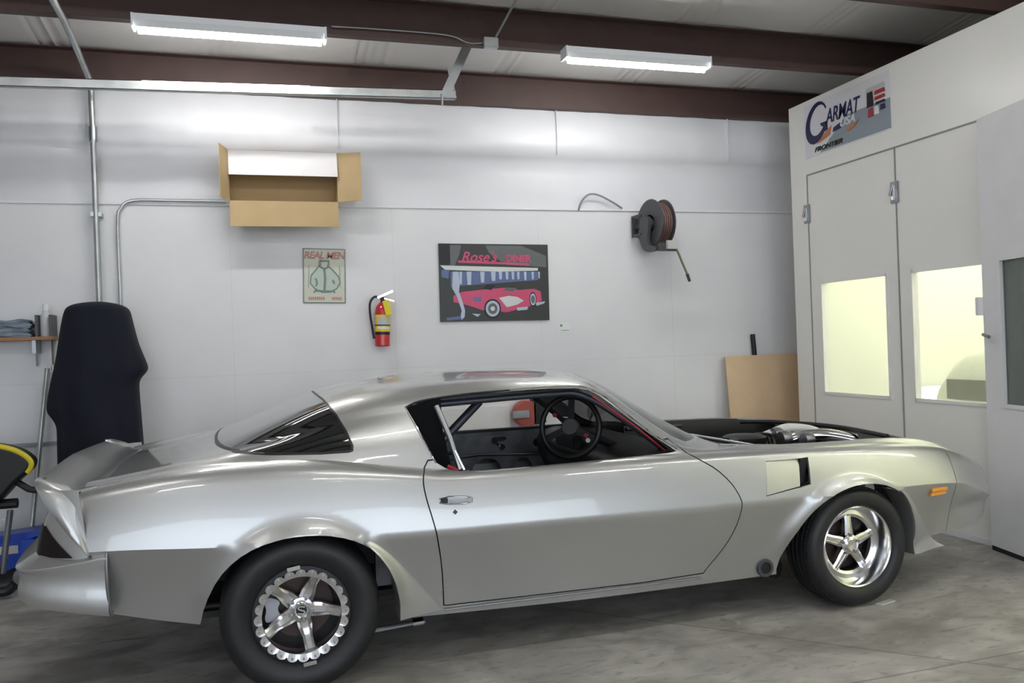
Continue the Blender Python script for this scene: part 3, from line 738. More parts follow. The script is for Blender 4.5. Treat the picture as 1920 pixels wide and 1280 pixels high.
# floor jack
t=empty('floor_jack',(-1.50,5.95,0),'blue enamelled floor jack on the concrete behind the bumper','jack')
MB().prism([(-.4,.08),(-.35,.25),(.0,.28),(.16,.27),(.06,.15),(-.1,.08)],-.13,.13,'XZ').build('jack_frame',M['blue'],t,smooth=False)
MB().prism([(-.4,.24),(-.2,.30),(.08,.32),(.17,.30),(.0,.265)],-.08,.10,'XZ').build('lift_arm',M['blue'],t,smooth=False)
MB().box(-.12,.0,-.133,-.13,.20,.25).build('sticker',M['lgrey'],t,smooth=False)
for x in (-.3,.02): MB().lathe([(0,-.15),(.05,-.15),(.055,-.12),(.055,.12),(.05,.15),(0,.15)],20,(x,0,.055),'Y').build('caster',M['steel'],t)
MB().lathe([(0,0),(.05,0),(.06,.03),(0,.03)],20,(.12,0,.28),'Z').build('saddle',M['lgrey'],t)
tag(MB().obox((3.02,3.48,.004),(.055,.012,0),(-.006,.014,0),(0,0,.003)).build('paper_scrap',M['lgrey'],smooth=False),'small pale scrap on the floor beside the front tyre','scrap')

# ================================================================== THE CAR
CARX,CARY=.121,4.38
car=empty('muscle_coupe',(CARX,CARY,0),'silver two-door muscle coupe with its hood removed','car')
S=spline
Wt=S([(-1.06,.70),(-1.0,.785),(-.95,.83),(-.85,.868),(-.7,.895),(-.4,.92),(0,.935),(.6,.93),(1.5,.93),(2.3,.928),(2.8,.93),(3.1,.915),(3.35,.897),(3.5,.880),(3.6,.858),(3.68,.825),(3.74,.775),(3.79,.68),(3.82,.55),(3.84,.35)])
ZB=S([(-1.06,.50),(-.95,.45),(-.77,.40),(-.394,.31),(0,.25),(.6,.222),(1.5,.200),(2.26,.198),(2.8,.21),(3.1,.25),(3.3,.285),(3.5,.31),(3.62,.335),(3.72,.37),(3.84,.40)])
ZC=S([(-1.06,.66),(-.75,.660),(-.27,.635),(.57,.612),(1.26,.603),(2.06,.592),(2.5,.592),(3.08,.590),(3.4,.575),(3.6,.505),(3.7,.47),(3.84,.455)])
Y2=S([(-1.06,.67),(-.9,.79),(-.7,.835),(-.4,.86),(0,.872),(.5,.878),(1.5,.878),(2.3,.872),(2.8,.868),(3.1,.85),(3.35,.835),(3.5,.835),(3.6,.822),(3.68,.79),(3.74,.74),(3.79,.645),(3.82,.51),(3.84,.32)])
Z2=S([(-1.06,.79),(-.9,.825),(-.7,.86),(-.4,.885),(0,.875),(.4,.84),(.7,.805),(1.3,.800),(1.85,.795),(2.3,.79),(2.8,.775),(3.1,.762),(3.35,.735),(3.5,.675),(3.6,.625),(3.68,.595),(3.74,.57),(3.79,.55),(3.84,.52)])
Y3=S([(-1.06,.56),(-.9,.68),(-.7,.74),(-.4,.765),(0,.79),(.5,.808),(1.5,.808),(1.9,.80),(2.3,.79),(3.0,.77),(3.3,.73),(3.5,.69),(3.6,.66),(3.68,.62),(3.74,.57),(3.79,.49),(3.82,.38),(3.84,.25)])
Z3=S([(-1.06,.835),(-.9,.868),(-.7,.905),(-.45,.938),(-.2,.950),(.05,.942),(.25,.915),(.5,.875),(.7,.852),(1.3,.848),(1.85,.838),(2.3,.822),(2.6,.812),(3.0,.802),(3.3,.775),(3.48,.742),(3.6,.70),(3.68,.662),(3.74,.63),(3.79,.59),(3.84,.53)])
YB=S([(-1.06,.40),(-.6,.52),(-.42,.55),(-.2,.57),(0,.60),(.25,.62),(.9,.635),(1.3,.63),(1.6,.63),(1.8,.66),(2.0,.70),(2.12,.60),(2.4,.5),(3.3,.5),(3.6,.4),(3.78,.15)])
ZBb=S([(-1.06,.85),(-.7,.905),(-.5,.945),(-.40,.965),(-.2,1.035),(0,1.108),(.154,1.158),(.3,1.185),(.6,1.207),(.9,1.217),(1.3,1.205),(1.45,1.178),(1.52,1.13),(1.6,1.065),(1.8,.922),(1.92,.845),(2.0,.835),(2.12,.835),(2.6,.832),(3.0,.825),(3.3,.80),(3.48,.76),(3.6,.725),(3.68,.69),(3.74,.655),(3.84,.54)])
ZT=S([(-1.06,.855),(-.7,.91),(-.5,.955),(-.42,.98),(-.35,1.005),(-.107,1.095),(.154,1.19),(.3,1.222),(.613,1.258),(.9,1.268),(1.2,1.262),(1.4,1.248),(1.55,1.222),(1.65,1.18),(1.8,1.09),(1.95,.995),(2.1,.895),(2.16,.862),(2.3,.855),(3.0,.845),(3.3,.815),(3.48,.775),(3.6,.735),(3.68,.70),(3.74,.665),(3.84,.545)])
def smooth(f):
    def g(x):
        h=.05*min(1,max(0,(3.55-x)/.2))
        return sum(w*f(x+d*h) for d,w in ((-1.6,.1),(-.8,.2),(0,.4),(.8,.2),(1.6,.1))) if h>0 else f(x)
    return g
Wt,ZB,ZC,Y2,Z2,Y3,Z3,YB,ZBb,ZT=[smooth(f) for f in (Wt,ZB,ZC,Y2,Z2,Y3,Z3,YB,ZBb,ZT)]
def bump(d,w): return math.exp(-(d/w)**2)
def section(x):
    W,zb,zc,y2,z2,y3,z3,yb,zB,zt=[f(x) for f in (Wt,ZB,ZC,Y2,Z2,Y3,Z3,YB,ZBb,ZT)]
    P=[]
    tuck=.105*(1-.5*min(1,max(0,(x-3.3)/.3)))
    for i in range(15):
        t=i/14; P.append((W-tuck*(1-t)**1.05*(W/.93)-.010*math.sin(PI*t), zb+(zc-zb)*t))
    for i in range(1,15):
        t=i/14; P.append((W+(y2-W)*(.62*t+.38*t**2.2), zc+(z2-zc)*t))
    # shoulder: quadratic from (y2,z2) to (y3,z3)
    a=Vector((y2,z2)); b=Vector((y3,z3)); dy=(P[-1][0]-P[-2][0]); dz=(P[-1][1]-P[-2][1]); dv=Vector((dy,dz)).normalized()
    c=a+dv*(b-a).length*.45
    for i in range(1,9):
        t=i/8; q=a*(1-t)**2+c*2*t*(1-t)+b*t*t; P.append((q.x,q.y))
    B=Vector((yb,zB)); C=Vector((0,zt))
    d1=(B-b); L1=d1.length; e1=min(.10,L1*.45)
    p1=B-d1.normalized()*e1
    yy=yb*.80; p2=Vector((yy, zB+(zt-zB)*(1-(yy/yb)**2)))
    nrm=Vector((-d1.y,d1.x)).normalized()
    if nrm.x<0: nrm=-nrm
    for i in range(1,15):
        t=i/14; q=b.lerp(p1,t)+nrm*(.018*math.sin(PI*t)*min(1,L1/.3)); P.append((q.x,q.y))
    for i in range(1,8):
        t=i/7; q=p1*(1-t)**2+B*2*t*(1-t)+p2*t*t; P.append((q.x,q.y))
    for i in range(1,11):
        t=i/10; y=yy*(1-t); P.append((y, zB+(zt-zB)*(1-(y/yb)**2)))
    if x>3.4:
        k=min(1,(x-3.4)/.2); P=[(y+k*.009*(math.exp(-((z-.505)/.03)**2)-math.exp(-((z-.435)/.035)**2))*(y>.3),z) for y,z in P]
    # wheel arch flares
    out=[]
    for (y,z) in P:
        if z<z2+.01 and y>.6:
            for (cx,cz,R,fac) in ((.005,.262,.402,1),(2.705,.225,.405,1)):
                d=math.hypot(x-cx,(z-cz))-R
                if z>.3 and d>-.12:
                    y+=.034*(max(0,1-max(0,d)/.065)**1.6)*min(1,(z-.28)/.15)
        out.append((y,z))
    return out
xs=[]
x=-1.05
while x<3.839:
    xs.append(x); x+= .02 if x<3.5 else .0125
xs.append(3.838)
rows=[]
for x in xs:
    s_=section(x)
    full=[(x,-y,z) for y,z in s_]+[(x,y,z) for y,z in s_[-2::-1]]
    rows.append([Vector(p) for p in full])
def ysurf(x,z):      # near-side surface y (negative) at given height
    s_=section(x)
    for i in range(len(s_)-1):
        if s_[i][1]<=z<=s_[i+1][1]: 
            t=(z-s_[i][1])/max(1e-6,s_[i+1][1]-s_[i][1]); return -(s_[i][0]+(s_[i+1][0]-s_[i][0])*t)
    return -s_[0][0]
b=MB().grid(rows)
b.bm.verts.ensure_lookup_table(); nn=len(rows[0])
# close nose and tail with shrinking rings
def cap(idx, dx):
    base=[b.bm.verts[idx*nn+i] for i in range(nn)]
    f=b.bm.faces.new(base)
    return f
cap(0,-.02); cap(len(rows)-1,.02)
bmesh.ops.recalc_face_normals(b.bm,faces=b.bm.faces)
shell=b.build('shell',[M['paint'],M['paint_in']],smooth=False)
me=shell.data
solidify(shell,.012,-1,mo=1)

SIDEWIN=[(.498,1.129),(.54,1.143),(.60,1.154),(.72,1.165),(.84,1.172),(1.0,1.175),(1.2,1.177),(1.34,1.172),(1.41,1.160),(1.47,1.125),(1.54,1.068),(1.62,.998),(1.70,.928),(1.79,.850),(1.76,.845),(1.6,.842),(1.35,.839),(1.05,.837),(.80,.837),(.70,.843),(.645,.858),(.605,.885),(.575,.945),(.535,1.04)]
REARGL=[(.115,1.40),(.118,1.20),(.15,1.175),(.19,1.115),(.225,1.045),(.246,.985),(.243,.962),(.225,.957),(.1,.958),(-.1,.968),(-.25,.983),(-.335,.995),(-.375,1.01),(-.40,1.03),(-.42,1.40)]
WSCR=[(1.50,1.40),(1.475,1.215),(1.50,1.185),(1.56,1.128),(1.66,1.042),(1.76,.962),(1.85,.895),(1.925,.862),(2.10,.866),(2.2,.87),(2.3,1.40)]
DOOR=chaikin([(.565,.90),(.545,.868),(.528,.84),(.526,.80),(.535,.74),(.555,.66),(.578,.55),(.596,.438),(.603,.33),(.606,.265)],1,False)+chaikin([(.615,.262),(1.88,.243),(1.92,.29),(1.975,.35),(2.024,.421),(2.055,.50),(2.066,.592),(2.045,.65),(2.01,.705),(1.95,.765),(1.88,.808),(1.84,.838),(1.80,.90)],1,False)
ARCHR=chaikin([(-.41,.10),(-.405,.28),(-.375,.40),(-.32,.51),(-.25,.583),(-.169,.63),(-.08,.652),(0,.658),(.1,.652),(.2,.625),(.275,.582),(.33,.525),(.371,.45),(.40,.36),(.41,.27),(.415,.10)],1,False)
ARCHF=chaikin([(2.345,.10),(2.30,.20),(2.325,.30),(2.365,.39),(2.41,.47),(2.48,.545),(2.56,.595),(2.64,.620),(2.72,.632),(2.80,.630),(2.88,.617),(2.95,.592),(3.02,.55),(3.06,.50),(3.09,.42),(3.10,.33),(3.105,.10)],1,False)
HOOD=chaikin([(2.16,-.60),(2.10,-.40),(2.08,0),(2.10,.40),(2.16,.60),(2.22,.745),(3.0,.725),(3.30,.66),(3.36,.5),(3.40,0),(3.36,-.5),(3.30,-.66),(3.0,-.725),(2.22,-.745)],1)
VENTSLOT=[(2.412,.642),(2.462,.650),(2.482,.779),(2.440,.777)]
VENTPAN=[(2.200,.615),(2.414,.640),(2.442,.777),(2.235,.777)]
HANDLE=chaikin([(.592,.724),(.732,.716),(.732,.742),(.592,.750)],1)

# openings common to everything
for poly in (SIDEWIN,):
    pass
def y_near(poly): return cutter(poly,-1.3,-.55)
# --- derived panels first (intersections)
def panel(poly,a0,a1,plane='XZ'):
    o=dupe(shell); return boolean(o,cutter(poly,a0,a1,plane),'INTERSECT')
g=.0028
# door near / far
door_n=panel(offset_poly(DOOR,g),-1.3,-.55); boolean(door_n,cutter(SIDEWIN,-1.3,1.3)); boolean(door_n,cutter(HANDLE,-1.3,-.5))
door_f=panel(offset_poly(DOOR,g),.55,1.3); boolean(door_f,cutter(SIDEWIN,-1.3,1.3))
rg=panel(offset_poly(REARGL,.010),-1.3,1.3)
rt=panel(REARGL,-1.3,1.3); boolean(rt,cutter(offset_poly(REARGL,.010),-1.3,1.3))
ws=panel(offset_poly(WSCR,.008),-1.3,1.3)
wt=panel(WSCR,-1.3,1.3); boolean(wt,cutter(offset_poly(WSCR,.008),-1.3,1.3))
wf=panel(offset_poly(SIDEWIN,.001),-1.3,-.3); boolean(wf,cutter([(p[0],p[1]-.012) for p in offset_poly(SIDEWIN,.018)],-1.45,-.1))
wff=panel(offset_poly(SIDEWIN,.001),.3,1.3); boolean(wff,cutter(offset_poly(SIDEWIN,.02),0,1.4))
NOSE=[(3.393,.05),(3.395,1.0),(4.2,1.0),(4.2,.05)]
nose=panel(NOSE,-1.3,1.3); boolean(nose,cutter(HOOD,.6,1.5,'XY'))
vp=panel(offset_poly(VENTPAN,.003),-1.3,-.6)
# body: subtract
body=shell
boolean(body,cutter(SIDEWIN,-1.3,1.3)); boolean(body,cutter(REARGL,-1.3,1.3)); boolean(body,cutter(WSCR,-1.3,1.3))
boolean(body,cutter(offset_poly(DOOR,-g),-1.3,-.55)); boolean(body,cutter(offset_poly(DOOR,-g),.55,1.3))
boolean(body,cutter(ARCHR,-1.4,1.4)); boolean(body,cutter(ARCHF,-1.4,1.4))
boolean(body,cutter(HOOD,.6,1.5,'XY'))
boolean(body,cutter([(3.390,.0),(3.391,1.1),(4.3,1.1),(4.3,.0)],-1.4,1.4))
boolean(body,cutter(VENTSLOT,-1.3,-.6)); boolean(body,cutter(VENTPAN,-1.3,-.6))
# tail: cut away behind the lamp panel so that bumper and spoiler pieces take over
boolean(body,cutter([(-1.3,.1),(-.722,.1),(-.735,.40),(-.752,.60),(-.785,.66),(-.835,.80),(-.842,.84),(-.825,.88),(-.79,1.1),(-1.3,1.1)],-1.4,1.4))
finish(body,'body_shell',[M['paint'],M['paint_in']],car)
finish(door_n,'door',[M['paint'],M['paint_in']],car); finish(door_f,'door',[M['paint'],M['paint_in']],car)
finish(rg,'rear_window',M['tint'],car,40); finish(rt,'rear_window_trim',M['satin'],car,40)
finish(ws,'windshield',M['glass'],car,40); finish(wt,'windshield_trim',M['chrome'],car,40)
finish(wf,'window_frame',M['satin'],car,40); wf.location=(0,.012,0)
finish(wff,'window_frame',M['satin'],car,40); wff.location=(0,-.012,0)
finish(nose,'front_fascia',[M['paint'],M['paint_in']],car)
finish(vp,'fender_vent_panel',[M['paint'],M['paint_in']],car); vp.location=(0,0,0)
# tilt vent panel inwards at its front edge
for v in vp.data.vertices:
    v.co.y+= .002+.020*max(0,(v.co.x-2.2)/.25)
MB().prism(VENTSLOT,-.87,-.80).build('vent_louver',M['black'],car,smooth=False)
MB().prism(offset_poly(VENTPAN,-.01),-.84,-.80).build('vent_backing',M['black'],car,smooth=False)

# ---- door handle and lock (near side)
yh=ysurf(.66,.735)
hb=MB().prism(offset_poly(HANDLE,-.006),yh+.012,yh+.03).mesh()
hob=link('door_handle',hb,M['steel'],door_n)
MB().obox((.670,yh+.004,.733),(.045,0,-.003),(0,.006,0),(0,0,.0055)).build('grip',M['chrome'],hob)
MB().obox((.612,yh+.006,.735),(.014,0,-.001),(0,.008,0),(0,0,.010)).build('push_button',M['satin'],hob)
MB().obox((.722,yh+.004,.727),(.008,0,0),(0,.008,0),(0,0,.011)).build('end_bracket',M['chrome'],hob)
fr=MB()
rim=[Vector((p[0],ysurf(p[0],p[1])-.001,p[1])) for p in offset_poly(HANDLE,-.003)]
fr.tube(rim,.0035,6,closed=True).build('handle_rim',M['chrome'],hob)
yl_=ysurf(.654,.685)
MB().prism([(.654+.011*math.cos(a*PI/2),.685+.011*math.sin(a*PI/2)) for a in range(4)],yl_-.004,yl_+.004).build('door_lock',M['reel'],door_n)
# ---- rocker line and chrome strip
pts=[]
for k in range(60):
    x=.61+k*(2.20-.61)/59; z=.305-.010*(x-.6)/1.3
    pts.append(Vector((x,ysurf(x,z)-.001,z)))
MB().tube([p+Vector((0,.003,-.060)) for p in pts[:48]],.0045,8).build('rocker_strip',M['steel'],car)
# ---- chrome drip moulding round front of the side window and edges
def moulding(poly2,r,name,m,dy=-.003,par=car):
    pts=[Vector((x,ysurf(x,z)+dy,z)) for x,z in poly2]; return MB().tube(catmull(pts,4),r,8).build(name,m,par)
moulding([(1.0,1.180),(1.2,1.183),(1.345,1.178),(1.418,1.165),(1.478,1.130),(1.548,1.073),(1.63,1.000),(1.71,.928),(1.795,.855)],.008,'window_moulding',M['chrome'])
moulding([(.494,1.128),(.533,1.04),(.572,.945),(.600,.885)],.005,'window_moulding',M['chrome'])
moulding([(.494,1.128),(.54,1.147),(.60,1.158),(.72,1.169),(.84,1.176),(1.0,1.180)],.005,'roof_drip_rail',M['satin'])
# ---- door shut pillar bits inside: dark B post, light seal
MB().tube([(.635,-.685,1.13),(.68,-.74,.99),(.715,-.775,.845)],.013,10).build('window_post',M['steel'],car)
MB().prism([(.49,1.13),(.66,1.16),(.665,1.02),(.70,.84),(.60,.84),(.54,.98)],-.665,-.650).build('quarter_trim',M['trimblack'],car,smooth=False)
MB().tube([(.695,-.775,.93),(.728,-.80,.845)],.006,8).build('post_highlight',M['chrome'],car)

# ---- marker lamp
for k,z in enumerate((.552,.529)):
    ym=ysurf(3.275,z)
    MB().obox((3.275,ym-.002,z),(.058,.009,.001),(0,.006,0),(.0,0,.0085)).build('marker_lamp',M['amber'],car)

# ---- wheel deflectors in front of each wheel
def deflector(fr,to,ztop,zbot,xl_bot,xr_bot,sgn,y0,flare,inner_curve):
    rows=[]
    for i in range(25):
        t=i/24; z=ztop+(zbot-ztop)*t
        xl=inner_curve(z); xr=fr+(xr_bot-fr)*t**.85
        row=[]
        for k in range(13):
            u=k/12; x=xl+(xr-xl)*u
            ys=-ysurf(min(max(x,xl),xr),max(z,ZB(x)+.01)) if z>ZB(x)+.01 else -ysurf(x,ZB(x)+.012)
            out=flare(t)*(1-u)**1.3+.004
            row.append(Vector((x,sgn*(ys+out),z)))
        # wrap inward at the wheel side
        row=[Vector((row[0].x-.004,sgn*(abs(row[0].y)-.13),z)),Vector((row[0].x-.002,sgn*(abs(row[0].y)-.015),z)),Vector((row[0].x,sgn*(abs(row[0].y)-.003),z))]+row
        rows.append(row)
    b=MB().grid(rows); bmesh.ops.recalc_face_normals(b.bm,faces=b.bm.faces)
    o=b.build('wheel_deflector',M['paint'],car,smooth=False); solidify(o,.006,0); return finish(o,'wheel_deflector',M['paint'],car,50)
cr=S([(.22,.405),(.30,.405),(.40,.388),(.47,.362),(.54,.318),(.60,.262)])
cf=S([(.20,3.098),(.33,3.096),(.42,3.086),(.50,3.056),(.56,3.01),(.60,2.96)])
for sg in (-1,1):
    deflector(.29,0,.602,.245,.41,.598,sg,0,lambda t:.006+.060*t**.8,cr)
for sg in (-1,1):
    o=deflector(3.02,0,.575,.226,3.10,3.33,sg,0,lambda t:.008+.070*t**1.0,cf)
    for v in o.data.vertices:     # kick out of the lower front toe
        k=max(0,(.27-v.co.z)/.05)
        if v.co.x>3.12: v.co.x+=.03*k**1.5*(v.co.x-3.12)/.14; v.co.y+=sg*.01*k

# ---- rear bumper
plan=catmull([(-.72,-.897),(-.80,-.888),(-.90,-.870),(-.98,-.845),(-1.04,-.80),(-1.075,-.72),(-1.10,-.5),(-1.115,-.25),(-1.12,0)],8)
plan=plan+[Vector((p.x,-p.y)) for p in plan[-2::-1]]
rows=[]
for i,p in enumerate(plan):
    a=plan[max(0,i-1)]; c=plan[min(len(plan)-1,i+1)]; t_=(c-a).normalized(); n_=Vector((t_.y,-t_.x))
    if n_.dot(Vector((p.x+.4,p.y)))<0: n_=-n_
    lift=max(0,(-.72-p.x))/.32*.062
    w=min(1,max(0,(-.74-p.x)/.28))
    prof=[(-.16,.645),(-.028-.058*w,.650),(-.022-.058*w,.649),(-.002,.636-.048*w),(0,.631-.048*w),(-.001,.624-.048*w),(-.008,.595-.03*w),(-.012,.56),(-.013,.53),(-.010,.50),(-.005,.475),(-.004,.45),(-.006,.42),(-.012,.406),(-.03,.400),(-.08,.398)]
    row=[]
    for d,z in prof:
        f=(.655-z)/.255
        row.append(Vector((p.x+n_.x*d,p.y+n_.y*d,z+lift*f)))
    rows.append(row)
b=MB().grid(rows); bmesh.ops.recalc_face_normals(b.bm,faces=b.bm.faces)
o=b.build('rear_bumper',M['paint'],car,smooth=False); solidify(o,.008,-1); finish(o,'rear_bumper',M['paint'],car,24)
MB().tube([(-.722,ysurf(-.74,.64)-.006,.652),(-.722,-.897,.60),(-.722,-.893,.52),(-.718,-.885,.45),(-.712,-.872,.405)],.006,8).build('bumper_seam',M['steel'],car)
# ---- rear spoiler: end cap on the near and far quarter plus centre wing
def spoil_row(y):
    # cross-section in x,z from front root up over the lip and down the back
    k=abs(y)/.80
    xo=.035*k**2
    D=lambda x: ZT(x)*(1-k**2)+Z3(x)*k**2
    return [(-.73,D(-.73)-.02),(-.77,D(-.77)-.001),(-.81,D(-.81)+.002),(-.85+xo*.2,.893-.012*k),(-.90+xo*.5,.909-.012*k),(-.95+xo*.8,.930-.012*k),(-.985+xo,.944-.014*k),(-1.005+xo,.948-.016*k),(-1.016+xo,.940-.016*k),(-1.010+xo,.922-.012*k),(-.985+xo,.895-.01*k),(-.965+xo,.86),(-.955+xo,.82)]
rows=[]
for i in range(41):
    y=-.755+1.51*i/40
    rows.append([Vector((x,y,z)) for x,z in spoil_row(y)])
b=MB().grid(rows); bmesh.ops.recalc_face_normals(b.bm,faces=b.bm.faces)
o=b.build('rear_spoiler',M['paint'],car,smooth=False); solidify(o,.008,-1); finish(o,'rear_spoiler',M['paint'],car,40)
def endcap(sg):
    # loft of rings down from wing end to bumper corner
    st=[ # z, x_rear, x_front, y_out, y_in
(.941,-.985,-.970,.745,.72),(.938,-.984,-.958,.785,.71),(.925,-.979,-.925,.815,.71),(.905,-.966,-.888,.842,.72),(.885,-.953,-.856,.853,.73),(.862,-.940,-.830,.862,.75),(.83,-.920,-.826,.872,.79),(.78,-.885,-.822,.884,.82),(.72,-.843,-.804,.893,.85),(.665,-.800,-.785,.898,.87),(.648,-.787,-.780,.898,.88)]
    st=[list(catm) for catm in zip(*[[v.x for v in catmull([(q[j],0,0) for q in st],4)] for j in range(5)])]
    rows=[]
    for z,xr,xf,yo,yi in st:
        xm=(xr+xf)/2; th=(yo-yi)
        ring=[(xr,yo-.012),(xr-.003,yo-.03 if th>.04 else yi),(xr+.004,yi),(xf-.004,yi),(xf+.002,yo-.02 if th>.04 else yi),(xf-.002,yo-.004),(xm+(xf-xr)*.25,yo),(xm,yo+.004),(xm-(xf-xr)*.25,yo+.002)]
        rows.append([Vector((x,sg*y,z)) for x,y in ring])
    b=MB().grid(rows,closed_u=True); b.bm.verts.ensure_lookup_table(); n=len(rows[0])
    b.bm.faces.new([b.bm.verts[i] for i in range(n)]); b.bm.faces.new([b.bm.verts[(len(rows)-1)*n+i] for i in range(n)])
    bmesh.ops.recalc_face_normals(b.bm,faces=b.bm.faces)
    return b.build('spoiler_end_cap',M['paint'],car,angle=45)
endcap(-1); endcap(1)
# ---- tail panel corners and the lamps wrapping the corner below the spoiler
XR=spline([(.60,-.99),(.63,-.985),(.753,-.955),(.804,-.932),(.90,-.90)])
def tail_y(x): 
    u=min(1,max(0,(-.78-x)/.2)); return .870-.115*u**2.0
for sg in (-1,1):
    for nm,z0,z1,off,mm in (('tail_corner',.625,.90,0,'paint'),('tail_lamp',.640,.760,.005,'lamp')):
        rows=[]
        for i in range(9):
            t=i/8; z=z0+(z1-z0)*t; xr=XR(z)
            xf=-.785-.03*t if nm=='tail_corner' else -.845+(xr+.006+.845)*t**1.05
            row=[Vector((xf+(xr-xf)*k/10,sg*(tail_y(xf+(xr-xf)*k/10)+off),z)) for k in range(11)]
            row+=[Vector((xr-.010-off,sg*(tail_y(xr)-.03),z)),Vector((xr-.014-off,sg*.60,z)),Vector((xr-.016-off,sg*.35,z))]
            rows.append(row)
        b=MB().grid(rows); o=b.build(nm,M[mm],car,smooth=False); solidify(o,.006,0); finish(o,nm,M[mm],car,40)
MB().box(-.985,-.95,-.36,.36,.655,.86).build('tail_panel',M['paint'],car)

# ---- underbody, wheel tubs, interior
MB().box(-.48,3.2,-.55,.55,.25,.28).build('floor_pan',M['paint_in'],car,smooth=False)
for sg in (-1,1):
    MB().box(.46,2.28,sg*.76-.02,sg*.76+.02,.225,.30).build('inner_sill',M['paint_in'],car,smooth=False)
    for (cx,R,w0) in ((.0,.47,.50),(2.72,.43,.58)):
        rows=[]
        for k in range(25):
            a=math.radians(18+144*k/24); rows.append([Vector((cx+R*math.cos(a),sg*y,min(.25+R*math.sin(a),.74))) for y in (w0,.80)])
        b=MB().grid(rows); o=b.build('wheel_tub',M['tub'],car,smooth=False); solidify(o,.004,0); finish(o,'wheel_tub',M['tub'],car,60)
        MB().prism([(cx+R*math.cos(math.radians(a)),min(.25+R*math.sin(math.radians(a)),.74)) for a in range(18,163,8)],sg*(w0-.01),sg*w0).build('tub_wall',M['paint_in'],car,smooth=False)
# far door inner panel (bare metal) with holes, belt rail
fd=link('cut',MB().prism([(.62,.30),(.66,.845),(1.80,.835),(1.98,.74),(2.0,.35),(1.85,.27)],.76,.775).mesh(),M['primer'],smooth=False)
for (cx,cz,rx,rz) in ((.80,.60,.05,.07),(1.02,.70,.035,.025),(1.25,.58,.10,.08),(1.50,.56,.07,.09),(1.02,.55,.03,.05),(1.12,.55,.03,.05),(1.62,.74,.05,.03),(1.35,.78,.04,.015),(.80,.765,.03,.018)):
    boolean(fd,cutter([(cx+rx*math.cos(2*PI*k/16),cz+rz*math.sin(2*PI*k/16)) for k in range(16)],.7,.8))
finish(fd,'inner_door_panel',M['primer'],car)
MB().box(.62,1.80,.735,.79,.832,.85,bev=.005).build('belt_seal',M['black'],car)
MB().box(.64,1.78,.745,.762,.795,.812).box(.66,1.75,.745,.762,.69,.70).build('panel_rib',M['primer'],car)
MB().tube([(.72,.75,.66),(1.2,.745,.69),(1.7,.75,.66)],.010,8).build('latch_rod',M['steel'],car)
MB().lathe([(0,-.01),(.022,-.01),(.022,.01),(0,.01)],16,(1.30,.74,.775),'Y').lathe([(0,-.01),(.02,-.01),(.02,.01),(0,.01)],16,(1.35,.74,.73),'Y').build('window_crank',M['chrome'],car)
MB().obox((1.32,.735,.75),(.03,0,-.025),(.006,0,.007),(0,.004,0)).build('crank_arm',M['chrome'],car)
# roof liner and rails inside
for sg in (-1,1): MB().box(.35,1.40,sg*.54-.04,sg*.54+.04,1.135,1.165,bev=.01).build('roof_rail',M['satin'],car)
# roll cage
cage=MB().tube(catmull([(.74,-.60,.30),(.66,-.60,.9),(.60,-.555,1.10),(.60,-.40,1.16),(.60,.40,1.16),(.60,.555,1.10),(.66,.60,.9),(.74,.60,.30)],6),.02,12)
cage.build('roll_hoop',M['cage'],car)
MB().tube([(.90,-.45,1.12),(.68,-.50,.93),(.45,-.52,.70)],.021,12).build('cage_brace',M['cage'],car)
MB().tube([(.60,.48,1.13),(.2,.45,.85)],.02,12).build('cage_brace',M['cage'],car)
MB().tube([(.66,-.58,.955),(.66,.58,.955)],.018,12).build('harness_bar',M['chrome'],car)
MB().tube(catmull([(.66,-.585,1.13),(1.2,-.57,1.145),(1.40,-.575,1.13),(1.62,-.62,.985),(1.85,-.66,.80)],6),.016,12).build('cage_side_tube',M['cage'],car)
MB().tube(catmull([(.66,.585,1.13),(1.2,.57,1.145),(1.40,.575,1.13),(1.62,.62,.985),(1.85,.66,.80)],6),.016,12).build('cage_side_tube',M['cage'],car)
MB().tube([(1.42,-.655,1.130),(1.62,-.695,.975),(1.77,-.72,.845)],.005,8).build('red_seal',M['red'],car)
MB().tube([(.655,-.785,.865),(.70,-.79,.842)],.010,8).build('red_seal',M['red'],car)
# dash
dash=catmull([(1.68,.55),(1.62,.66),(1.60,.76),(1.65,.82),(1.78,.835),(1.95,.825)],5)
rows=[[Vector((p.x,y,p.y)) for p in dash] for y in (-.74,-.4,0,.4,.74)]
b=MB().grid(rows); o=b.build('dashboard',M['satin'],car,smooth=False); solidify(o,.02,0); finish(o,'dashboard',M['satin'],car,40)
MB().box(1.56,1.62,.0,.30,.78,.86,bev=.01).build('gauge_pod',M['black'],car)
MB().box(2.06,2.08,-.70,.70,.25,.78).build('firewall',M['satin'],car,smooth=False)
# seat
pf=catmull([(.78,.30),(.72,.55),(.66,.80),(.69,.86),(.76,.84),(.83,.62),(.90,.46),(1.20,.46),(1.28,.42),(1.25,.30)],4)
for sg in (1,):
    MB().prism([(p.x,p.y) for p in pf],.15,.60).build('seat',M['satin'],car)
MB().box(.35,.42,-.55,.55,.30,.62).build('rear_bulkhead',M['primer'],car,smooth=False)
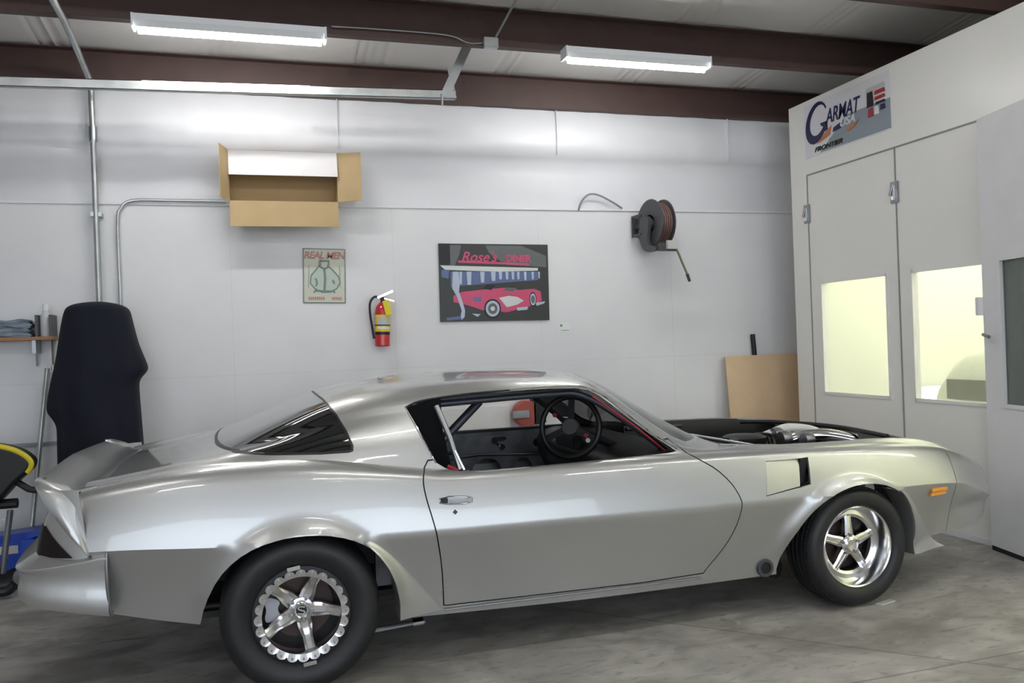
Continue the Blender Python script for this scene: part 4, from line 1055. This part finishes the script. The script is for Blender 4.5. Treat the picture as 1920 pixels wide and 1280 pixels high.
# steering wheel, quick release, turned towards the open window
sw=bpy.data.objects.new('steering_wheel',None)
nrm=Vector((-.62,-.76,.18)).normalized(); cc=Vector((1.41,-.36,.955))
u_=Vector((0,0,1)); u_=(u_-nrm*u_.dot(nrm)).normalized(); w_=nrm.cross(u_)
ring=[cc+(u_*math.cos(2*PI*k/48)+w_*math.sin(2*PI*k/48))*.158 for k in range(48)]
sw=MB().tube(ring,.015,12,closed=True).build('steering_wheel',M['black'],car)
b=MB()
for a in (90,205,335):
    a=math.radians(a); d=w_*math.cos(a)+u_*math.sin(a); q=nrm.cross(d)
    b.obox(cc+d*.09-nrm*.012,d*.068,q*.017,nrm*.003)
b.build('spokes',M['black'],sw)
b=MB(); 
for k in range(6):
    a=2*PI*k/6; b.tube([cc+(u_*math.cos(a)+w_*math.sin(a))*.032, cc+(u_*math.cos(a)+w_*math.sin(a))*.032+nrm*.012],.007,8)
b.tube([cc-nrm*.04,cc+nrm*.008],.042,20).build('hub',M['reel'],sw)
MB().tube([cc-nrm*.03,cc-nrm*.03+Vector((.28,.06,-.13))],.022,12).build('steering_column',M['satin'],car)
for d,m in ((w_*.085+u_*.06,'red'),(w_*-.09-u_*.045,'red'),(w_*-.10-u_*.07,'lgrey')):
    MB().tube([cc+d,cc+d+nrm*.01],.012,10).build('horn_button',M[m],sw)
# mirror
MB().lathe([(0,-.012),(.035,-.012),(.04,0),(.03,.012),(0,.012)],20,(1.93,.62,.93),'X').tube([(1.93,.62,.92),(1.95,.70,.845)],.008,8).build('far_mirror',M['paint'],car)

# ---- engine bay
MB().box(2.2,3.28,.70,.712,.42,.785).build('inner_fender',M['black'],car,smooth=False)
MB().box(2.2,3.28,-.712,-.70,.42,.77).build('inner_fender',M['black'],car,smooth=False)
rows=[]
for k in range(31):
    x=2.20+k*(3.38-2.20)/30; z=Z3(x)+.004
    rows.append([Vector((x,y,z+dz)) for y,dz in ((.70,-.10),(.70,-.006),(.71,.006),(.75,.010),(.80,.006),(.83,-.012))])
b=MB().grid(rows); o=b.build('fender_top_cover',M['black'],car,smooth=False); solidify(o,.004,0); finish(o,'fender_top_cover',M['black'],car,40)
MB().box(2.20,3.30,-.70,.70,.40,.42).build('bay_floor',M['black'],car,smooth=False)
MB().box(2.35,2.95,-.22,.22,.42,.66,bev=.03).build('engine_block',M['reel'],car)
for sg in (-1,1):
    me=MB().box(-.27,.27,-.06,.06,-.05,.05,bev=.02).mesh(); me.transform(Matrix.Rotation(sg*math.radians(30),4,'X')); o=link('valve_cover',me,M['black'],car); o.location=(2.62,sg*-.25+0,.69)
MB().lathe([(0,0),(.12,0),(.13,.02),(.13,.05),(.11,.06),(0,.065)],36,(2.68,.0,.73),'Z').build('air_cleaner',M['black'],car)
MB().tube(catmull([(2.9,.15,.74),(3.04,.12,.79),(3.10,.10,.795),(3.20,.08,.78),(3.25,.06,.76)],6),.032,16).build('coolant_pipe',M['day'],car)
MB().tube(catmull([(2.95,.0,.72),(3.05,-.05,.755),(3.18,-.12,.765),(3.33,-.2,.73)],6),.042,16).build('intake_pipe',M['chrome'],car)
for x_,y_,r_ in ((2.98,.1,.05),(2.93,-.05,.045),(3.02,-.15,.04)):
    MB().lathe([(0,-.03),(r_,-.03),(r_*1.1,0),(r_,.03),(0,.03)],24,(x_,y_,.755),'X').build('pulley',M['steel'],car)
MB().box(3.14,3.26,-.34,.34,.42,.735,bev=.01).build('radiator',M['satin'],car)
MB().tube(catmull([(3.05,.62,.795),(3.2,.45,.80),(3.30,.2,.80),(3.33,-.1,.80),(3.30,-.5,.79)],6),.014,8).build('radiator_support',M['black'],car)
MB().tube([(2.11,-.28,.862),(2.32,-.66,.822)],.010,8).build('bay_brace',M['steel'],car)
MB().tube([(2.13,-.62,.838),(2.34,-.66,.822)],.008,8).build('bay_brace',M['steel'],car)
MB().tube([(2.10,.45,.82),(2.62,.68,.79)],.012,8).build('bay_brace',M['satin'],car)
b=MB()
for k in range(7):
    b.tube(catmull([(2.3+.06*k,-.5+.05*k,.66),(2.45+.05*k,-.2+.04*k,.77),(2.7+.04*k,.1,.76),(2.9,.3-.05*k,.68)],5),.011,8)
b.build('wiring_and_hoses',M['black'],car)
for k in range(4):
    MB().tube([(2.5+.13*k,-.35,.72),(2.55+.13*k,-.42,.76)],.013,8).build('spark_plug_boot',M[('red','lgrey','red','lgrey')[k]],car)
# ---- exhaust outlet ahead of the door bottom
ye=ysurf(2.24,.245)
MB().lathe([(.030,-.02),(.044,-.02),(.046,.0),(.040,.03),(.030,.03)],28,(2.235,ye+.005,.243),'Y',close=True).build('exhaust_tip',M['reel'],car)
MB().lathe([(0,-.012),(.034,-.012),(.034,.03),(0,.03)],24,(2.235,ye+.005,.243),'Y').build('exhaust_bore',M['black'],car)
# ---- suspension bits
MB().tube([(.30,-.62,.12),(.56,-.62,.135),(.60,-.62,.14)],.014,10).build('ladder_bar',M['steel'],car)
MB().tube([(.50,-.62,.133),(.55,-.62,.135)],.02,10).build('rod_end',M['chrome'],car)
MB().prism([(.56,.13),(.60,.11),(.72,.22),(.60,.23),(.54,.17)],-.64,-.60).build('chassis_bracket',M['satin'],car,smooth=False)
MB().tube([(-.45,-.74,.36),(-.32,-.74,.36)],.014,10).build('shock_tube',M['black'],car)
MB().tube([(0,-.5,.325),(0,.5,.325)],.045,12).build('rear_axle',M['satin'],car)
MB().tube([(2.743,-.6,.30),(2.743,.6,.30)],.03,12).build('front_axle',M['satin'],car)
MB().tube([(2.90,-.68,.45),(2.90,-.68,.66)],.03,12).box(2.84,2.85,-.72,-.70,.4,.68).build('front_shock',M['steel'],car)
MB().lathe([(0,-.02),(.032,-.02),(.032,.02),(0,.02)],16,(2.935,-.75,.565),'Y').build('shock_mount',M['lgrey'],car)
MB().tube([(2.30,-.55,.20),(2.36,-.75,.20)],.05,10).build('tie_rod_boot',M['satin'],car)

# ================================================================== wheels
def ring_prof(pts): return pts
def tire_rear(): # outer face towards -Y at y=0, inwards +Y
    P=[(.196,.05),(.173,.014),(.178,.006),(.196,.008),(.204,.0),(.214,-.006),(.235,-.016),(.265,-.022),(.290,-.016),(.308,.000),(.318,.022),(.3235,.05),(.3255,.10),(.3265,.16),(.3255,.22),(.3235,.27),(.315,.30),(.29,.33),(.24,.335),(.205,.32),(.200,.30)]
    return P
def wheel(x,y,z,sg,rear):
    wp=bpy.data.objects.new('wheel_assembly',None)
    # rim
    if rear:
        prof=[(.165,.0),(.170,.006),(.172,.02),(.198,.05),(.198,.31),(.186,.31),(.180,.10),(.160,.085),(.158,.012),(.160,.002)]
        b=MB().lathe(prof,72,axis='Y',close=True)
        # scalloped beadlock ring
        pts=[]
        n=24
        for k in range(n*8):
            a=2*PI*k/(n*8); pts.append(((.172+.017*abs(math.cos(n*a/2))**.6)*math.cos(a),(.172+.017*abs(math.cos(n*a/2))**.6)*math.sin(a)))
        inner=[(.158*math.cos(2*PI*k/(n*8)),.158*math.sin(2*PI*k/(n*8))) for k in range(n*8)]
        N=n*8
        A=[b.bm.verts.new((p[0],-.012,p[1])) for p in pts]; B=[b.bm.verts.new((p[0],-.008,p[1])) for p in inner]; C=[b.bm.verts.new((p[0],.004,p[1])) for p in pts]
        fs=[]
        for k in range(N):
            j=(k+1)%N; fs+= [b.bm.faces.new((A[k],A[j],B[j],B[k])), b.bm.faces.new((A[k],C[k],C[j],A[j]))]
        bmesh.ops.recalc_face_normals(b.bm,faces=fs)
        angs=[65,-7,-79,-151,137]; yh=.085; ro=.158; w0,w1=.030,.020
    else:
        prof=[(.203,.0),(.209,.004),(.209,.20),(.197,.20),(.178,.12),(.172,.088),(.152,.082),(.150,.092),(.140,.096),(.140,.075),(.155,.068),(.176,.070),(.184,.045),(.190,.020),(.196,.004)]
        b=MB().lathe(prof,72,axis='Y',close=True)
        angs=[90,18,-54,-126,162]; yh=.072; ro=.150; w0,w1=.026,.021
    for a in angs:
        a=math.radians(a); d=Vector((math.cos(a),0,math.sin(a))); q=Vector((-math.sin(a),0,math.cos(a)))
        vs=[]
        prof_s=[(.035,w0,yh-.006,.03),(.075,w0*.95,yh-.004,.026),(.115,w1,yh-.012 if rear else yh-.002,.022),(ro+.004,w1*1.05,yh-.045 if rear else yh+.002,.02)]
        R=[]
        for (r_,w,yy,th) in prof_s:
            c=d*r_+Vector((0,yy,0))
            R.append([c-q*w,c-q*w*.55+Vector((0,-.006,0)),c-q*w*.45+Vector((0,.0,0)),c+q*w*.45+Vector((0,.0,0)),c+q*w*.55+Vector((0,-.006,0)),c+q*w,c+q*w+Vector((0,th,0)),c-q*w+Vector((0,th,0))])
        b.grid(R,closed_u=True)
    rim=b.build('wheel_rim',M['alu'],car,angle=30)
    c0=MB().lathe([(0,yh-.02),(.026,yh-.022),(.034,yh-.016),(.050,yh-.013),(.054,yh-.004),(.054,yh+.03),(0,yh+.03)],40,axis='Y')
    c0.build('hub_cap',M['alu'],rim)
    if rear:
        MB().lathe([(0,yh-.0235),(.022,yh-.0235),(.022,yh-.021),(0,yh-.021)],28,axis='Y').build('hub_emblem',M['satin'],rim)
        b=MB(); b.tube(catmull([(.014,yh-.025,.012),(-.006,yh-.025,.016),(-.012,yh-.025,.006),(.012,yh-.025,-.006),(.006,yh-.025,-.016),(-.014,yh-.025,-.012)],5),.0028,6); b.build('emblem_mark',M['lgrey'],rim)
        for a in (98,-83):
            a=math.radians(a); d=Vector((math.cos(a),0,math.sin(a))); q=Vector((-math.sin(a),0,math.cos(a)))
            MB().obox(d*.198+Vector((0,-.012,0)),q*.026,d*.008,Vector((0,.006,0))).build('bead_clamp',M['chrome'],rim)
        b=MB()
        for k in range(24):
            a=2*PI*(k+.0)/24; b.lathe([(0,-.018),(.0035,-.018),(.0045,-.012),(0,-.012)],8,(.176*math.cos(a),0,.176*math.sin(a)),'Y')
        b.build('ring_bolts',M['steel'],rim)
    for a in angs:
        a=math.radians(a+36*0)+(math.radians(0)); r_=.048
        MB().lathe([(0,yh-.022),(.007,yh-.022),(.009,yh-.008),(0,yh-.008)],10,(r_*math.cos(a),0,r_*math.sin(a)),'Y').build('lug_nut',M['steel'],rim)
    # tyre
    if rear:
        P=tire_rear()
    else:
        P=[(.205,.008),(.214,-.006),(.232,-.014),(.258,-.018),(.278,-.012),(.290,.000),(.2985,.014),(.302,.026),(.3035,.042),(.297,.044),(.297,.050),(.304,.052),(.3045,.078),(.298,.080),(.298,.086),(.305,.088),(.305,.112),(.298,.114),(.298,.120),(.3045,.122),(.304,.148),(.297,.150),(.297,.156),(.3035,.158),(.302,.174),(.295,.190),(.27,.21),(.22,.212),(.205,.20)]
    b=MB().lathe(P,120,axis='Y',close=True)
    if not rear:   # shoulder blocks
        for k in range(90):
            a=2*PI*k/90
            for (rr,h0,h1) in ((.2945,.008,.020),(.302,.026,.041),(.3035,.160,.172)):
                d=Vector((math.cos(a),0,math.sin(a))); q=Vector((-math.sin(a),0,math.cos(a)))
                b.obox(d*rr+Vector((0,(h0+h1)/2,0)),d*.003,q*.006,Vector((0,(h1-h0)/2,0)))
    tb=b.build('tire',M['rubber'],rim,angle=40)
    if rear:
        for rr in (.228,.302): pass
    # rotor, caliper
    MB().lathe([(.05,yh+.06),(.135,yh+.06),(.135,yh+.085),(.05,yh+.085)],40,axis='Y',close=True).build('brake_rotor',M['rotor'],rim)
    a=math.radians(180 if rear else 60)
    cal=[]
    for (rr,aa) in ((.085,-24),(.150,-22),(.152,-12),(.138,0),(.152,12),(.150,22),(.085,24),(.098,0)):
        cal.append((rr*math.cos(a+math.radians(aa)),rr*math.sin(a+math.radians(aa))))
    MB().prism(chaikin(cal,2),yh+.03,yh+.055).build('brake_caliper',M['caliper'] if rear else M['satin'],rim)
    MB().lathe([(0,yh+.09),(.19,yh+.09),(.19,yh+.1),(0,yh+.1)],32,axis='Y').build('backing_plate',M['paint_in'],rim)
    rim.location=(x,y,z)
    if sg>0: rim.rotation_euler=(0,0,PI)
    return rim
wheel(.0,-.915,.3265,-1,True)
wheel(2.745,-.900,.305,-1,False)
wheel(.0,.915,.3265,1,True)
wheel(2.745,.900,.305,1,False)

# ---- small tan patch on the roof
zs=[]
MB().box(.455,.545,-.13,-.07,ZT(.5)-.004,ZT(.5)+.002,bev=.001).build('roof_patch',M['lgrey'],car)

# ================================================================== camera, world, view
cam=bpy.data.cameras.new('camera'); co=bpy.data.objects.new('camera',cam); COL.objects.link(co)
cam.sensor_width=36; cam.lens=36*1536/1920; cam.clip_start=.05
yaw=math.radians(17); roll=math.radians(-2.06)
fwd=Vector((math.sin(yaw),math.cos(yaw),0)); right=Vector((math.cos(yaw),-math.sin(yaw),0)); up=Vector((0,0,1))
r2=right*math.cos(roll)+up*math.sin(roll); u2=-right*math.sin(roll)+up*math.cos(roll)

mtx=Matrix(((r2.x,u2.x,-fwd.x,0),(r2.y,u2.y,-fwd.y,0),(r2.z,u2.z,-fwd.z,1.412),(0,0,0,1)))
co.matrix_world=mtx
sc.camera=co
w=bpy.data.worlds.new('w'); sc.world=w; w.use_nodes=True
w.node_tree.nodes['Background'].inputs[0].default_value=(.80,.89,1,1); w.node_tree.nodes['Background'].inputs[1].default_value=.80
vs_=sc.view_settings; vs_.view_transform='Standard'; vs_.look='None'; vs_.exposure=2.1; vs_.gamma=1; vs_.use_curve_mapping=False
sc.cycles.max_bounces=8
